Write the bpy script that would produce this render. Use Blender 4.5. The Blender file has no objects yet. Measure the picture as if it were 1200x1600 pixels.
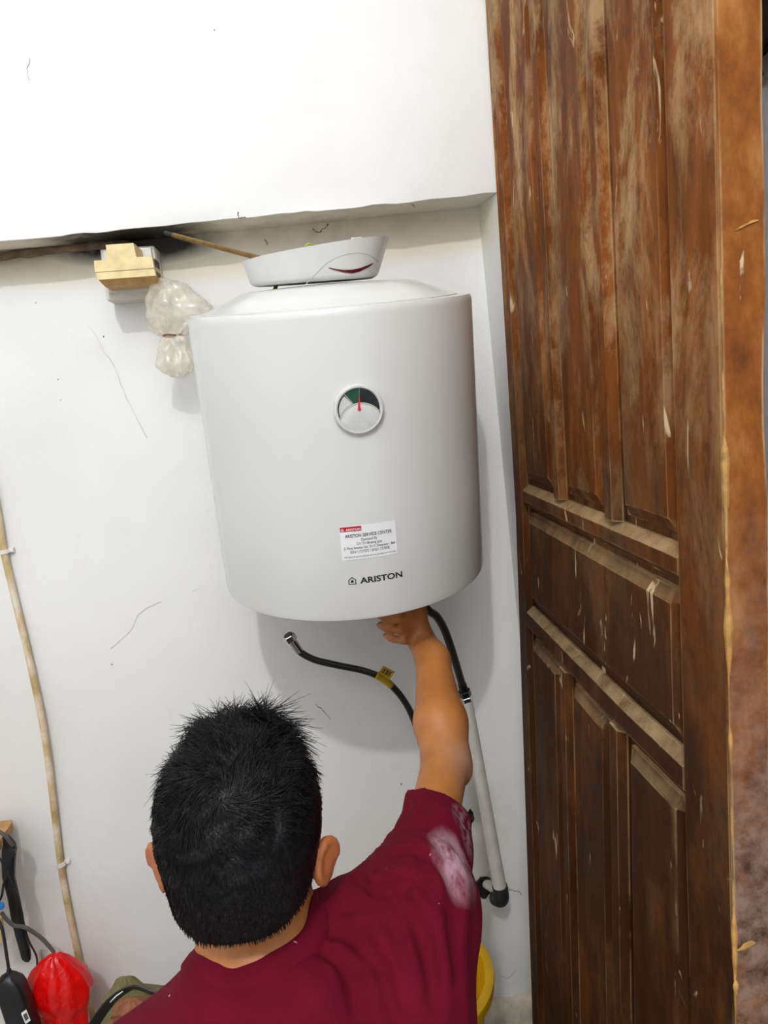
import bpy, bmesh, math, random
import numpy as np
from mathutils import Vector, Matrix

random.seed(7)
rng = np.random.default_rng(7)
scene = bpy.context.scene
col = scene.collection

# ------------------------------------------------------------------ camera
F, CX, CY = 1200.0, 600.0, 800.0           # focal length in pixels of the 1200x1600 frame
CAM = np.array([0.0, 0.0, 1.35])
_f = np.array([505.0 - CX, 632.0 - CY, F]); _f /= np.linalg.norm(_f)
_s = 0.085
_d = np.array([_s, 1.0, -(_f[0]*_s + _f[1])/_f[2]]); _d /= np.linalg.norm(_d)
RC = np.stack([np.cross(_d, _f), _f, -_d], 1)      # world -> camera (right, down, forward)

def at(x, y, Y):                           # point of the room seen at pixel x,y at depth Y
    r = RC.T @ np.array([x-CX, y-CY, F])
    return CAM + r*(Y/r[1])
def depth(p):
    return float((RC @ (np.asarray(p, float)-CAM))[2])
def pr(px, p):                             # a width in pixels at point p, in metres
    return px*depth(p)/F

cd = bpy.data.cameras.new('camera'); cam = bpy.data.objects.new('camera', cd); col.objects.link(cam)
M = Matrix(((RC[0][0], -RC[1][0], -RC[2][0], CAM[0]),
            (RC[0][1], -RC[1][1], -RC[2][1], CAM[1]),
            (RC[0][2], -RC[1][2], -RC[2][2], CAM[2]), (0, 0, 0, 1)))
cam.matrix_world = M
cd.sensor_fit = 'VERTICAL'; cd.sensor_height = 36.0; cd.lens = 36.0*F/1600.0
cd.clip_start = 0.02
scene.camera = cam

# ------------------------------------------------------------------ light
w = bpy.data.worlds.new('world'); scene.world = w; w.use_nodes = True
w.node_tree.nodes['Background'].inputs[0].default_value = (1.0, 0.985, 0.95, 1)
w.node_tree.nodes['Background'].inputs[1].default_value = 0.0
ld = bpy.data.lights.new('ceiling_bulb', 'POINT'); ld.energy = 127; ld.shadow_soft_size = 0.045
ld.color = (1.0, 0.99, 0.975)
lo = bpy.data.objects.new('ceiling_bulb', ld); lo.location = (-0.37, -1.40, 3.40); col.objects.link(lo)
scene.view_settings.view_transform = 'Standard'
scene.view_settings.look = 'None'
scene.view_settings.exposure = 0.0
scene.view_settings.gamma = 1.0
scene.view_settings.use_curve_mapping = False

# ------------------------------------------------------------------ materials
def srgb(r, g, b):
    f = lambda c: (c/255/12.92) if c/255 <= .04045 else ((c/255+.055)/1.055)**2.4
    return (f(r), f(g), f(b), 1.0)

class NT:
    def __init__(s, name):
        s.m = bpy.data.materials.new(name); s.m.use_nodes = True
        s.t = s.m.node_tree; s.n = s.t.nodes; s.b = s.n['Principled BSDF']
    def node(s, typ, **kw):
        n = s.n.new(typ)
        for k, v in kw.items(): setattr(n, k, v)
        return n
    def link(s, a, b): s.t.links.new(a, b)
    def pos(s, scale=(1, 1, 1)):
        g = s.node('ShaderNodeNewGeometry'); mp = s.node('ShaderNodeMapping')
        mp.inputs['Scale'].default_value = scale
        s.link(g.outputs['Position'], mp.inputs['Vector']); return mp.outputs[0]
    def noise(s, scale, vec=None, detail=5, rough=.55, dist=0.0):
        n = s.node('ShaderNodeTexNoise'); n.inputs['Scale'].default_value = scale
        n.inputs['Detail'].default_value = detail; n.inputs['Roughness'].default_value = rough
        n.inputs['Distortion'].default_value = dist
        s.link(vec if vec is not None else s.pos(), n.inputs['Vector']); return n.outputs['Fac']
    def ramp(s, fac, stops):
        r = s.node('ShaderNodeValToRGB'); e = r.color_ramp.elements
        while len(e) < len(stops): e.new(0.5)
        for i, (p, c) in enumerate(stops):
            e[i].position = p
            e[i].color = c if hasattr(c, '__len__') else (c, c, c, 1)
        s.link(fac, r.inputs[0]); return r.outputs[0]
    def mix(s, fac, a, b, typ='MIX'):
        m = s.node('ShaderNodeMixRGB', blend_type=typ)
        for i, v in zip((0, 1, 2), (fac, a, b)):
            if hasattr(v, 'links'): s.link(v, m.inputs[i])
            else: m.inputs[i].default_value = v
        return m.outputs[0]
    def math(s, op, a, b=None, clamp=False):
        m = s.node('ShaderNodeMath', operation=op); m.use_clamp = clamp
        for i, v in enumerate((a, b)):
            if v is None: continue
            if hasattr(v, 'links'): s.link(v, m.inputs[i])
            else: m.inputs[i].default_value = v
        return m.outputs[0]
    def blob(s, p, radius, stretch=(1, 1, 1), soft=1.0):      # 1 at p fading to 0 at radius
        g = s.node('ShaderNodeNewGeometry')
        v = s.node('ShaderNodeVectorMath', operation='SUBTRACT'); s.link(g.outputs['Position'], v.inputs[0]); v.inputs[1].default_value = tuple(p)
        v2 = s.node('ShaderNodeVectorMath', operation='MULTIPLY'); s.link(v.outputs[0], v2.inputs[0]); v2.inputs[1].default_value = stretch
        l = s.node('ShaderNodeVectorMath', operation='LENGTH'); s.link(v2.outputs[0], l.inputs[0])
        mr = s.node('ShaderNodeMapRange'); s.link(l.outputs['Value'], mr.inputs[0])
        mr.inputs[1].default_value = radius*(1-soft); mr.inputs[2].default_value = radius
        mr.inputs[3].default_value = 1; mr.inputs[4].default_value = 0
        return mr.outputs[0]
    def col(s, c):
        if hasattr(c, 'links'): s.link(c, s.b.inputs['Base Color'])
        else: s.b.inputs['Base Color'].default_value = c
    def rough(s, v):
        if hasattr(v, 'links'): s.link(v, s.b.inputs['Roughness'])
        else: s.b.inputs['Roughness'].default_value = v
    def bump(s, h, strength=.3, dist=.002):
        b = s.node('ShaderNodeBump'); b.inputs['Strength'].default_value = strength
        b.inputs['Distance'].default_value = dist
        s.link(h, b.inputs['Height']); s.link(b.outputs[0], s.b.inputs['Normal'])

def simple(name, c, rough=.5, metal=0, var=.08, vscale=30, bump=0, bscale=200, coat=0):
    t = NT(name)
    n = t.noise(vscale)
    dk = tuple(x*(1-var*2) for x in c[:3])+(1,); lt = tuple(min(1, x*(1+var)) for x in c[:3])+(1,)
    t.col(t.ramp(n, [(.3, dk), (.7, lt)]))
    t.rough(rough); t.b.inputs['Metallic'].default_value = metal
    t.b.inputs['Coat Weight'].default_value = coat
    if bump: t.bump(t.noise(bscale), bump, .001)
    return t.m

MAT = {}
# painted plaster
t = NT('white_plaster')
big = t.noise(2.2, detail=3); fine = t.noise(60, detail=4)
c = t.ramp(big, [(.35, srgb(234, 234, 231)), (.65, srgb(242, 242, 240))])
sm = t.math('MULTIPLY', t.ramp(t.noise(9, detail=6), [(.60, 0.0), (.78, 1.0)]), .22)
c = t.mix(sm, c, srgb(206, 200, 188))
# soot and mould along the corner under the beam, by the socket
mo = t.math('MULTIPLY', t.blob(at(205, 372, 1.5), .115, (.62, .35, 2.6)), t.ramp(t.noise(22, detail=5), [(.25, .35), (.6, 1.0)]))
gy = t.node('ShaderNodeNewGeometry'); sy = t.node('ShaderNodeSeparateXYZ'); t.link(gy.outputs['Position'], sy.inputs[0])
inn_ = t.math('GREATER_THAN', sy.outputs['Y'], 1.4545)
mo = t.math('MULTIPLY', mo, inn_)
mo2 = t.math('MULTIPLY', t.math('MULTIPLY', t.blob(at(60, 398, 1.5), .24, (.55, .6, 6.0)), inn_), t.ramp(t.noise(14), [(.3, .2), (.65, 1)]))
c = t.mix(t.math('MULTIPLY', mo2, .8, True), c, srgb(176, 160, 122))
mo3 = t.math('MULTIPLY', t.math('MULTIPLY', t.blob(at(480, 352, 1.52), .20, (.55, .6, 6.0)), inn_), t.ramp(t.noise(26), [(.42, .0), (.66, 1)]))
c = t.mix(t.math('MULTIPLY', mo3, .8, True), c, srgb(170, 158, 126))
ye = t.math('MULTIPLY', t.blob(at(360, 385, 1.55), .62, (.85, .5, 9.0), .3), inn_)  # yellow tint of the beam's shadow, painted into the wall colour
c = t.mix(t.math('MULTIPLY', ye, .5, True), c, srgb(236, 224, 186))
c = t.mix(t.math('MULTIPLY', mo, 2.4, True), c, srgb(44, 41, 36))
mo4 = t.math('MULTIPLY', t.blob(at(762, 1330, 1.55), .16, (2.0, 1, .6)), t.ramp(t.noise(17), [(.3, 0.1), (.6, 1)]))
c = t.mix(t.math('MULTIPLY', mo4, .55, True), c, srgb(176, 168, 150))
mo5 = t.math('MULTIPLY', t.blob(at(20, 1420, 1.55), .20, (1.3, 1, .7)), t.ramp(t.noise(11), [(.3, 0.1), (.6, 1)]))
c = t.mix(t.math('MULTIPLY', mo5, .5, True), c, srgb(184, 176, 168))
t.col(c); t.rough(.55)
h = t.math('ADD', t.math('MULTIPLY', t.noise(14, detail=3), 1.0), t.math('MULTIPLY', fine, .35))
t.bump(h, .35, .004)
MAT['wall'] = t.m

MAT['wall_plain'] = simple('plain_white_plaster', srgb(216, 217, 218), .7, var=.02, vscale=3)
t = NT('grey_plaster')
t.col(t.ramp(t.noise(7), [(.3, srgb(218, 221, 230)), (.7, srgb(234, 236, 242))])); t.rough(.75)
t.bump(t.noise(60), .4, .003); MAT['grey_wall'] = t.m
MAT['floor'] = simple('dirty_cement_floor', srgb(184, 180, 172), .7, var=.2, vscale=9, bump=.4, bscale=60)
MAT['mortar'] = simple('crumbling_mortar', srgb(205, 196, 180), .9, var=.18, vscale=30, bump=.8, bscale=90)
MAT['dark'] = simple('dark_gap', srgb(30, 27, 24), .9)
MAT['crack'] = simple('hairline_crack', srgb(204, 201, 193), .9)
MAT['mark'] = simple('black_scuff', srgb(84, 78, 68), .9)

# door wood
def wood(name, edge=False):
    t = NT(name)
    grain = t.noise(7, t.pos((3.5, 3.5, .5)), 8, .62, .25)
    patch = t.noise(3.0, t.pos((1.4, 1.4, .9)), 6, .65)
    speck = t.noise(55, t.pos((1, 1, .7)), 6, .7)
    if not edge:
        c = t.ramp(grain, [(.30, srgb(92, 48, 18)), (.5, srgb(130, 74, 30)), (.72, srgb(158, 98, 46))])
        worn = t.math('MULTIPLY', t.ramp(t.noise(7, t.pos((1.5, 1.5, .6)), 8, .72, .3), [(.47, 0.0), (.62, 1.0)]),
                      t.math('ADD', t.blob((DX_, 1.10, 1.95), 1.0, (.1, .7, 1), .8), .22, True))  # pale patches, more of them towards the top of the door
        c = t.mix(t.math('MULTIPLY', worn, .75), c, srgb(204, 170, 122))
        # dark brown patches spread over the middle and lower panels
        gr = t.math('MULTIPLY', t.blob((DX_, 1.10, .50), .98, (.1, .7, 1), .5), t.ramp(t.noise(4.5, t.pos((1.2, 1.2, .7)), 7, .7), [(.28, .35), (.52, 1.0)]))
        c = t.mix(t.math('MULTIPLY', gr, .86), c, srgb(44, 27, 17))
        dk = t.ramp(patch, [(.40, 1.0), (.54, 0.0)])
        c = t.mix(t.math('MULTIPLY', dk, .45), c, srgb(58, 34, 18))
        c = t.mix(t.math('MULTIPLY', t.ramp(speck, [(.36, 1.0), (.48, 0.0)]), .35), c, srgb(54, 32, 18))
        g = t.node('ShaderNodeNewGeometry'); sp = t.node('ShaderNodeSeparateXYZ'); t.link(g.outputs['Normal'], sp.inputs[0])
        du = t.math('MULTIPLY', t.math('SUBTRACT', sp.outputs['Z'], .25, True), 1.5, True)
        c = t.mix(t.math('MULTIPLY', du, t.ramp(t.noise(22, None, 6, .7), [(.32, .25), (.62, .95)])), c, srgb(198, 170, 126))
    else:
        c = t.ramp(t.noise(12, t.pos((1.5, 1.5, .8)), 7, .66), [(.30, srgb(92, 46, 12)), (.48, srgb(138, 80, 26)), (.70, srgb(180, 122, 66))])
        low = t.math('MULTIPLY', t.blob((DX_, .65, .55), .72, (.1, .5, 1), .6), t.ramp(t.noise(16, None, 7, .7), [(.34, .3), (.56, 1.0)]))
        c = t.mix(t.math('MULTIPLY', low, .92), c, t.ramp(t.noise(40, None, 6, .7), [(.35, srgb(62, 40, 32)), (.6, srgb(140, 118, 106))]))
    bv = t.node('ShaderNodeBevel'); bv.samples = 4; bv.inputs['Radius'].default_value = .0035
    gn = t.node('ShaderNodeNewGeometry'); dt = t.node('ShaderNodeVectorMath', operation='DOT_PRODUCT')
    t.link(bv.outputs[0], dt.inputs[0]); t.link(gn.outputs['True Normal'], dt.inputs[1])
    ew = t.ramp(t.math('SUBTRACT', 1.0, dt.outputs['Value'], True), [(.015, 0.0), (.10, 1.0)])
    ew = t.math('MULTIPLY', ew, t.ramp(t.noise(24, t.pos((1, 1, .4)), 5, .65), [(.40, .0), (.58, .85)]))
    c = t.mix(ew, c, srgb(198, 164, 116))
    sc = t.ramp(t.noise(30, t.pos((1.2, 1.2, .35)), 4, .55, .8), [(.67, 0.0), (.72, 1.0)])
    c = t.mix(t.math('MULTIPLY', sc, .75), c, srgb(226, 200, 160))
    t.col(c)
    t.rough(t.ramp(patch, [(.3, .50), (.7, .72)]))
    t.b.inputs['Specular IOR Level'].default_value = .22 if edge else .06
    t.bump(t.math('ADD', t.math('MULTIPLY', grain, .6), t.math('MULTIPLY', speck, .8)), .45, .002)
    return t.m
DX_ = .348
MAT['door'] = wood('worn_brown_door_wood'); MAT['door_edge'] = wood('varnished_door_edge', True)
MAT['filler'] = simple('yellow_wood_filler', srgb(198, 150, 78), .6, var=.25, vscale=60, bump=.6, bscale=120)

# water heater
t = NT('white_enamel'); t.col(t.ramp(t.noise(3), [(.3, srgb(219, 220, 216)), (.7, srgb(223, 224, 220))]))
t.rough(.27); t.b.inputs['Coat Weight'].default_value = .15; MAT['enamel'] = t.m
MAT['plastic_w'] = simple('white_plastic', srgb(214, 215, 211), .35, var=.02)
MAT['plastic_g'] = simple('pale_grey_plastic', srgb(206, 207, 203), .45, var=.02)
MAT['paper'] = simple('white_sticker_paper', srgb(244, 244, 244), .35, var=.01)
MAT['ink'] = simple('black_ink', srgb(24, 24, 28), .5, var=.02)
MAT['redprint'] = simple('red_print', srgb(186, 18, 36), .4, var=.03)
MAT['whiteprint'] = simple('white_print', srgb(246, 240, 240), .4, var=.01)
MAT['green'] = simple('dark_green_print', srgb(10, 74, 52), .2, var=.15)
MAT['blackgreen'] = simple('black_green_print', srgb(12, 26, 24), .2, var=.1)
MAT['needle'] = simple('red_needle', srgb(224, 32, 62), .4, var=.03)
MAT['smoke'] = simple('dark_red_window', srgb(92, 10, 34), .15, var=.3, vscale=60)
MAT['seam'] = simple('grey_seam', srgb(196, 194, 188), .6, var=.03)
MAT['black'] = simple('black_plastic', srgb(22, 23, 25), .38, var=.1)
MAT['rubber'] = simple('black_rubber', srgb(34, 38, 40), .55, var=.1)
MAT['cable_b'] = simple('black_cable', srgb(30, 30, 31), .5, var=.1)
MAT['cable_g'] = simple('grey_cable', srgb(92, 88, 84), .5, var=.1)
MAT['chrome'] = simple('chromed_brass', srgb(196, 198, 200), .18, 1, var=.05)
MAT['brass'] = simple('dull_brass', srgb(136, 106, 56), .38, .7, var=.15, vscale=80)
MAT['yg'] = simple('yellow_green_wire', srgb(186, 178, 60), .5, var=.2, vscale=120)
MAT['orange'] = simple('orange_tab', srgb(222, 150, 70), .5)
MAT['pvc'] = simple('white_pvc', srgb(214, 211, 202), .45, var=.06, vscale=20)
MAT['clip'] = simple('white_clip', srgb(236, 232, 226), .5, var=.03)
MAT['tag'] = simple('yellow_tag', srgb(196, 160, 36), .5, var=.08)
MAT['cream'] = simple('yellowed_plastic', srgb(236, 214, 158), .45, var=.10, vscale=40)
MAT['cream_d'] = simple('brown_stained_plastic', srgb(190, 150, 84), .5, var=.12, vscale=60)
MAT['socket'] = simple('dusty_white_plastic', srgb(226, 222, 212), .5, var=.05, vscale=20)
MAT['cable_d'] = simple('grimy_cable', srgb(128, 110, 84), .8, var=.35, vscale=30, bump=.5)
t = NT('stained_conduit')
c = t.ramp(t.noise(26, t.pos((1, 1, .6)), 5, .6), [(.3, srgb(172, 136, 84)), (.5, srgb(214, 190, 142)), (.68, srgb(236, 228, 208))])
t.col(c); t.rough(.5); MAT['conduit'] = t.m
# braided hose
t = NT('dark_braided_hose')
wv = t.node('ShaderNodeTexWave'); wv.inputs['Scale'].default_value = 230; wv.inputs['Distortion'].default_value = 2
t.link(t.pos(), wv.inputs['Vector'])
t.col(t.ramp(wv.outputs['Fac'], [(.2, srgb(24, 24, 24)), (.8, srgb(74, 74, 72))])); t.rough(.3); t.b.inputs['Metallic'].default_value = .6
t.bump(wv.outputs['Fac'], .5, .001); MAT['hose'] = t.m
MAT['yellow'] = simple('yellow_plastic', srgb(250, 196, 4), .35, var=.04)
MAT['wood'] = simple('pale_wood', srgb(196, 150, 92), .6, var=.15, vscale=30)
MAT['blue'] = simple('blue_plastic', srgb(30, 130, 220), .3)
MAT['olive'] = simple('olive_canvas', srgb(118, 112, 72), .85, var=.12, vscale=40, bump=.6, bscale=500)
MAT['rag'] = simple('copper_brown_rag', srgb(150, 92, 60), .8, var=.3, vscale=50, bump=.8, bscale=150)
MAT['skin'] = None
t = NT('tan_skin')
c = t.ramp(t.noise(24, None, 4), [(.3, srgb(168, 104, 52)), (.7, srgb(190, 124, 64))])
c = t.mix(t.math('MULTIPLY', t.ramp(t.noise(120), [(.5, 0), (.75, 1)]), .12), c, srgb(120, 70, 40))
er = t.math('MAXIMUM', t.blob((-.035, .735, .90), .05, (1, 1, 1), .6), t.blob((-.222, .735, .90), .05, (1, 1, 1), .6))
c = t.mix(t.math('MULTIPLY', er, .45), c, srgb(196, 104, 70))
du = t.math('MULTIPLY', t.blob(at(728, 1200, 1.0), .05, (1, .6, .8)), t.ramp(t.noise(30), [(.3, .2), (.6, 1)]))
c = t.mix(t.math('MULTIPLY', du, .5), c, srgb(190, 166, 156))
t.col(c); t.rough(.48); t.b.inputs['Subsurface Weight'].default_value = .06
t.b.inputs['Subsurface Radius'].default_value = (.01, .004, .002)
t.bump(t.noise(260), .15, .001); MAT['skin'] = t.m

t = NT('maroon_cotton')
c = t.ramp(t.noise(30, None, 3), [(.3, srgb(92, 3, 27)), (.7, srgb(103, 6, 32))])
c = t.mix(t.math('MULTIPLY', t.noise(700, None, 2), .06), c, srgb(140, 40, 70))
d1 = t.math('MULTIPLY', t.blob(at(702, 1362, .80), .050, (1.6, .8, .9), .95), t.ramp(t.noise(38, t.pos((2, 1, .5)), 5, .65), [(.30, .05), (.60, 1)]))
c = t.mix(t.math('MULTIPLY', d1, 1.25, True), c, srgb(222, 186, 200))
d2 = t.math('MULTIPLY', t.blob(at(726, 1300, .88), .03, (1.6, .8, .6), .9), t.ramp(t.noise(90), [(.40, .0), (.60, 1)]))
c = t.mix(t.math('MULTIPLY', d2, .7, True), c, srgb(200, 170, 186))
sp = t.ramp(t.noise(130, None, 1), [(.80, 0), (.82, 1)])
c = t.mix(t.math('MULTIPLY', sp, .8), c, srgb(222, 180, 196))
t.col(c); t.rough(.9); t.b.inputs['Specular IOR Level'].default_value = .15
t.bump(t.noise(900, None, 2), .12, .0006); MAT['shirt'] = t.m
MAT['trousers'] = simple('dark_trousers', srgb(44, 46, 54), .85, var=.1)
t = NT('black_hair'); t.col(t.ramp(t.noise(60), [(.3, srgb(5, 6, 8)), (.7, srgb(9, 11, 14))])); t.rough(.45); t.bump(t.noise(330, None, 2), .7, .002)
t.b.inputs['Specular IOR Level'].default_value = .3; MAT['hair'] = t.m

def film(name, c, trans=.35, rough=.25, gloss=.07):
    t = NT(name)
    out = t.n['Material Output']
    tr = t.node('ShaderNodeBsdfTransparent'); tr.inputs[0].default_value = (1, 1, 1, 1)
    tl = t.node('ShaderNodeBsdfTranslucent'); tl.inputs[0].default_value = c
    df = t.node('ShaderNodeBsdfDiffuse'); df.inputs[0].default_value = c
    gl = t.node('ShaderNodeBsdfGlossy'); gl.inputs['Roughness'].default_value = rough
    m1 = t.node('ShaderNodeMixShader'); m1.inputs[0].default_value = .5
    t.link(tl.outputs[0], m1.inputs[1]); t.link(df.outputs[0], m1.inputs[2])
    m2 = t.node('ShaderNodeMixShader'); t.link(m1.outputs[0], m2.inputs[1]); t.link(tr.outputs[0], m2.inputs[2])
    n = t.ramp(t.noise(45, None, 4), [(.3, trans*.5), (.7, min(1, trans*1.5))]); t.link(n, m2.inputs[0])
    m3 = t.node('ShaderNodeMixShader'); m3.inputs[0].default_value = gloss
    t.link(m2.outputs[0], m3.inputs[1]); t.link(gl.outputs[0], m3.inputs[2])
    b = t.node('ShaderNodeBump'); b.inputs['Strength'].default_value = .6; b.inputs['Distance'].default_value = .003
    t.link(t.noise(70, None, 3), b.inputs['Height'])
    for s_ in (gl, df, tl): t.link(b.outputs[0], s_.inputs['Normal'])
    t.link(m3.outputs[0], out.inputs['Surface']); return t.m
MAT['film'] = film('milky_plastic_film', srgb(252, 247, 230), .5)
t = NT('red_plastic_film'); t.col(t.ramp(t.noise(30), [(.3, srgb(214, 6, 8)), (.7, srgb(240, 16, 10))])); t.rough(.22)
t.b.inputs['Subsurface Weight'].default_value = .0; t.bump(t.noise(60, None, 3, .5, .8), .55, .004); MAT['redbag'] = t.m

# ------------------------------------------------------------------ mesh helpers
ORG = {}
class MB:
    def __init__(s): s.v = []; s.f = []
    def add(s, vs, fs):
        o = len(s.v); s.v += [tuple(float(c) for c in p) for p in vs]; s.f += [tuple(i+o for i in f) for f in fs]
        return s
    def box(s, lo, hi, bev=0.0, seg=2):
        bm = bmesh.new(); bmesh.ops.create_cube(bm, size=1)
        for v in bm.verts:
            v.co = Vector([lo[i] + (hi[i]-lo[i])*(v.co[i]+.5) for i in range(3)])
        if bev: bmesh.ops.bevel(bm, geom=bm.edges[:], offset=bev, segments=seg, profile=.6, affect='EDGES')
        return s.bm(bm)
    def bm(s, bm):
        bm.verts.ensure_lookup_table(); bm.verts.index_update()
        s.add([v.co[:] for v in bm.verts], [[v.index for v in f.verts] for f in bm.faces]); bm.free(); return s
    def tube(s, path, r, n=12, cap=True):
        P = [np.asarray(p, float) for p in path]; m = len(P)
        R = r if hasattr(r, '__len__') else [r]*m
        up = np.array([0, 0, 1.0]); vs = []; prev = None
        for i in range(m):
            d = P[min(i+1, m-1)] - P[max(i-1, 0)]; d /= np.linalg.norm(d)+1e-12
            if prev is None:
                a = np.cross(d, up)
                if np.linalg.norm(a) < .05: a = np.cross(d, [1, 0, 0])
            else: a = prev - d*np.dot(prev, d)
            a /= np.linalg.norm(a); b = np.cross(d, a); prev = a
            for k in range(n):
                t_ = 2*math.pi*k/n; vs.append(P[i] + R[i]*(math.cos(t_)*a + math.sin(t_)*b))
        fs = [(i*n+k, i*n+(k+1) % n, (i+1)*n+(k+1) % n, (i+1)*n+k) for i in range(m-1) for k in range(n)]
        if cap: fs += [tuple(range(n-1, -1, -1)), tuple((m-1)*n+k for k in range(n))]
        return s.add(vs, fs)
    def lathe(s, prof, org=(0, 0, 0), ex=(1, 0, 0), ey=(0, 1, 0), ez=(0, 0, 1), n=48):
        org, ex, ey, ez = [np.asarray(q, float) for q in (org, ex, ey, ez)]
        vs = []; m = len(prof)
        for r, z in prof:
            for k in range(n):
                a = 2*math.pi*k/n; vs.append(org + ez*z + r*(math.cos(a)*ex + math.sin(a)*ey))
        fs = [(i*n+k, i*n+(k+1) % n, (i+1)*n+(k+1) % n, (i+1)*n+k) for i in range(m-1) for k in range(n)]
        fs += [tuple(range(n-1, -1, -1)), tuple((m-1)*n+k for k in range(n))]
        return s.add(vs, fs)
    def loft(s, rings, cap=True):
        n = len(rings[0]); vs = [p for r in rings for p in r]; m = len(rings)
        fs = [(i*n+k, i*n+(k+1) % n, (i+1)*n+(k+1) % n, (i+1)*n+k) for i in range(m-1) for k in range(n)]
        if cap: fs += [tuple(range(n-1, -1, -1)), tuple((m-1)*n+k for k in range(n))]
        return s.add(vs, fs)
    def build(s, name, mat, parent=None, smooth=None, solid=0):
        v = np.array(s.v)
        if parent is None:
            o = np.array([(v[:, 0].min()+v[:, 0].max())/2, (v[:, 1].min()+v[:, 1].max())/2, v[:, 2].min()])
        else: o = ORG[parent.name]
        me = bpy.data.meshes.new(name); me.from_pydata([tuple(p) for p in v-o], [], s.f); me.update()
        bm = bmesh.new(); bm.from_mesh(me); bmesh.ops.recalc_face_normals(bm, faces=bm.faces); bm.to_mesh(me); bm.free()
        return finish(me, name, mat, parent, o, smooth, solid)
def finish(me, name, mat, parent, o, smooth=None, solid=0):
    me.materials.append(MAT[mat] if isinstance(mat, str) else mat)
    ob = bpy.data.objects.new(name, me); col.objects.link(ob)
    if parent is None: ob.location = tuple(o)
    else: ob.parent = parent
    ORG[ob.name] = np.asarray(o, float)
    if smooth:
        for p in me.polygons: p.use_smooth = True
        if smooth is not True:
            try:
                me.set_sharp_from_angle(angle=math.radians(smooth))
            except Exception: pass
    if solid:
        md = ob.modifiers.new('thickness', 'SOLIDIFY'); md.thickness = solid; md.offset = 0
    return ob
def tag(o, label=None, cat=None, group=None, kind=None):
    for k, v in (('label', label), ('category', cat), ('group', group), ('kind', kind)):
        if v: o[k] = v
    return o
def thing(name, loc, label, cat, group=None, kind=None):
    o = bpy.data.objects.new(name, None); col.objects.link(o); o.location = tuple(loc); o.empty_display_size = .05
    ORG[o.name] = np.asarray(loc, float)
    return tag(o, label, cat, group, kind)
def smoothpath(pts, n=8):            # Catmull-Rom
    P = [np.asarray(p, float) for p in pts]; P = [2*P[0]-P[1]] + P + [2*P[-1]-P[-2]]; out = []
    for i in range(1, len(P)-2):
        for k in range(n):
            t_ = k/n; a, b, c_, d = P[i-1], P[i], P[i+1], P[i+2]
            out.append(.5*((2*b) + (-a+c_)*t_ + (2*a-5*b+4*c_-d)*t_**2 + (-a+3*b-3*c_+d)*t_**3))
    out.append(P[-2]); return out

# cheap smooth value noise for geometry
_NG = rng.random((17, 17, 17)).astype(np.float32)
def vnoise(p):
    p = np.asarray(p, np.float32); i = np.floor(p).astype(int); f = p-i; f = f*f*(3-2*f); i %= 16
    x, y, z = i[..., 0], i[..., 1], i[..., 2]; x1, y1, z1 = x+1, y+1, z+1
    g = _NG; fx, fy, fz = f[..., 0], f[..., 1], f[..., 2]
    c00 = g[x, y, z]*(1-fx)+g[x1, y, z]*fx; c10 = g[x, y1, z]*(1-fx)+g[x1, y1, z]*fx
    c01 = g[x, y, z1]*(1-fx)+g[x1, y, z1]*fx; c11 = g[x, y1, z1]*(1-fx)+g[x1, y1, z1]*fx
    return ((c00*(1-fy)+c10*fy)*(1-fz)+(c01*(1-fy)+c11*fy)*fz)*2-1
def fbm(p, o=3):
    p = np.asarray(p, np.float32); s = 0; a = 1.0
    for k in range(o): s = s + a*vnoise(p*(2**k)+k*3.7); a *= .5
    return s

# ------------------------------------------------------------------ the room
FZ = -0.05; WI, WO = 1.55, 1.45           # floor height; recessed and projecting wall faces
def zbeam(x): return 1.6955 + .027*x      # the beam's lower edge climbs a little to the right
def xjamb(z): return .338 + (1.68-z)*.034
mb = MB()
def grid(mb, fn, us, vs):
    n = len(vs); pts = [fn(u, v) for u in us for v in vs]
    mb.add(pts, [(i*n+j, (i+1)*n+j, (i+1)*n+j+1, i*n+j+1) for i in range(len(us)-1) for j in range(n-1)])
xs = np.linspace(-1.9, 1, 120); vv = np.linspace(0, 1, 60)
wob = lambda x, z, k=0.0: .0022*float(fbm(np.array([x*5+k, z*5, k])))
def inner(u, v):
    x = -1.9 + (xjamb(1.4)+1.9)*u; z = FZ + (zbeam(x)-FZ)*v
    if u == 1: x = xjamb(z)
    return (x, WI + (0 if (u == 1 or v == 1) else wob(x, z)), z)
uu = np.linspace(0, 1, 90)
grid(mb, inner, uu, vv)
def eb(x): return zbeam(x) + .0016*float(fbm(np.array([x*30, 0, 1.]))) + .0012*float(fbm(np.array([x*9, 4, 1.])))
XO = .352
xs2 = np.linspace(-1.9, XO, 110)
def soff(u, v):
    x = u; y = WI + (WO-WI)*v
    z = zbeam(x)*(1-v) + eb(x)*v
    if u == xs2[-1]: x = XO - .014*(1-v)
    return (x, y, z)
grid(mb, soff, xs2, [0, .3, .6, .94, 1])
grid(mb, lambda x, v: (x, WO + (0 if v == 0 else wob(x, v*3, 2.)), eb(x) + (3.9-eb(x))*v), xs2, np.linspace(0, 1, 40)**1.3)
zz = np.linspace(FZ, zbeam(XO), 60)
grid(mb, lambda z, v: (xjamb(z)*(1-v) + (XO + .001*float(fbm(np.array([z*22, 7, 0.]))))*v, WI + (WO-WI)*v, z), zz, [0, .35, .7, .95, 1])
grid(mb, lambda z, x: (XO if x == XO else x, WO, z), np.linspace(FZ, 3.9, 40), [XO, .5, .8, 1.6])
bm_w = mb.build('wall_back', 'wall', smooth=40); tag(bm_w, 'white plastered wall with a shallow recess under a projecting beam', kind='structure')

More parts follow.
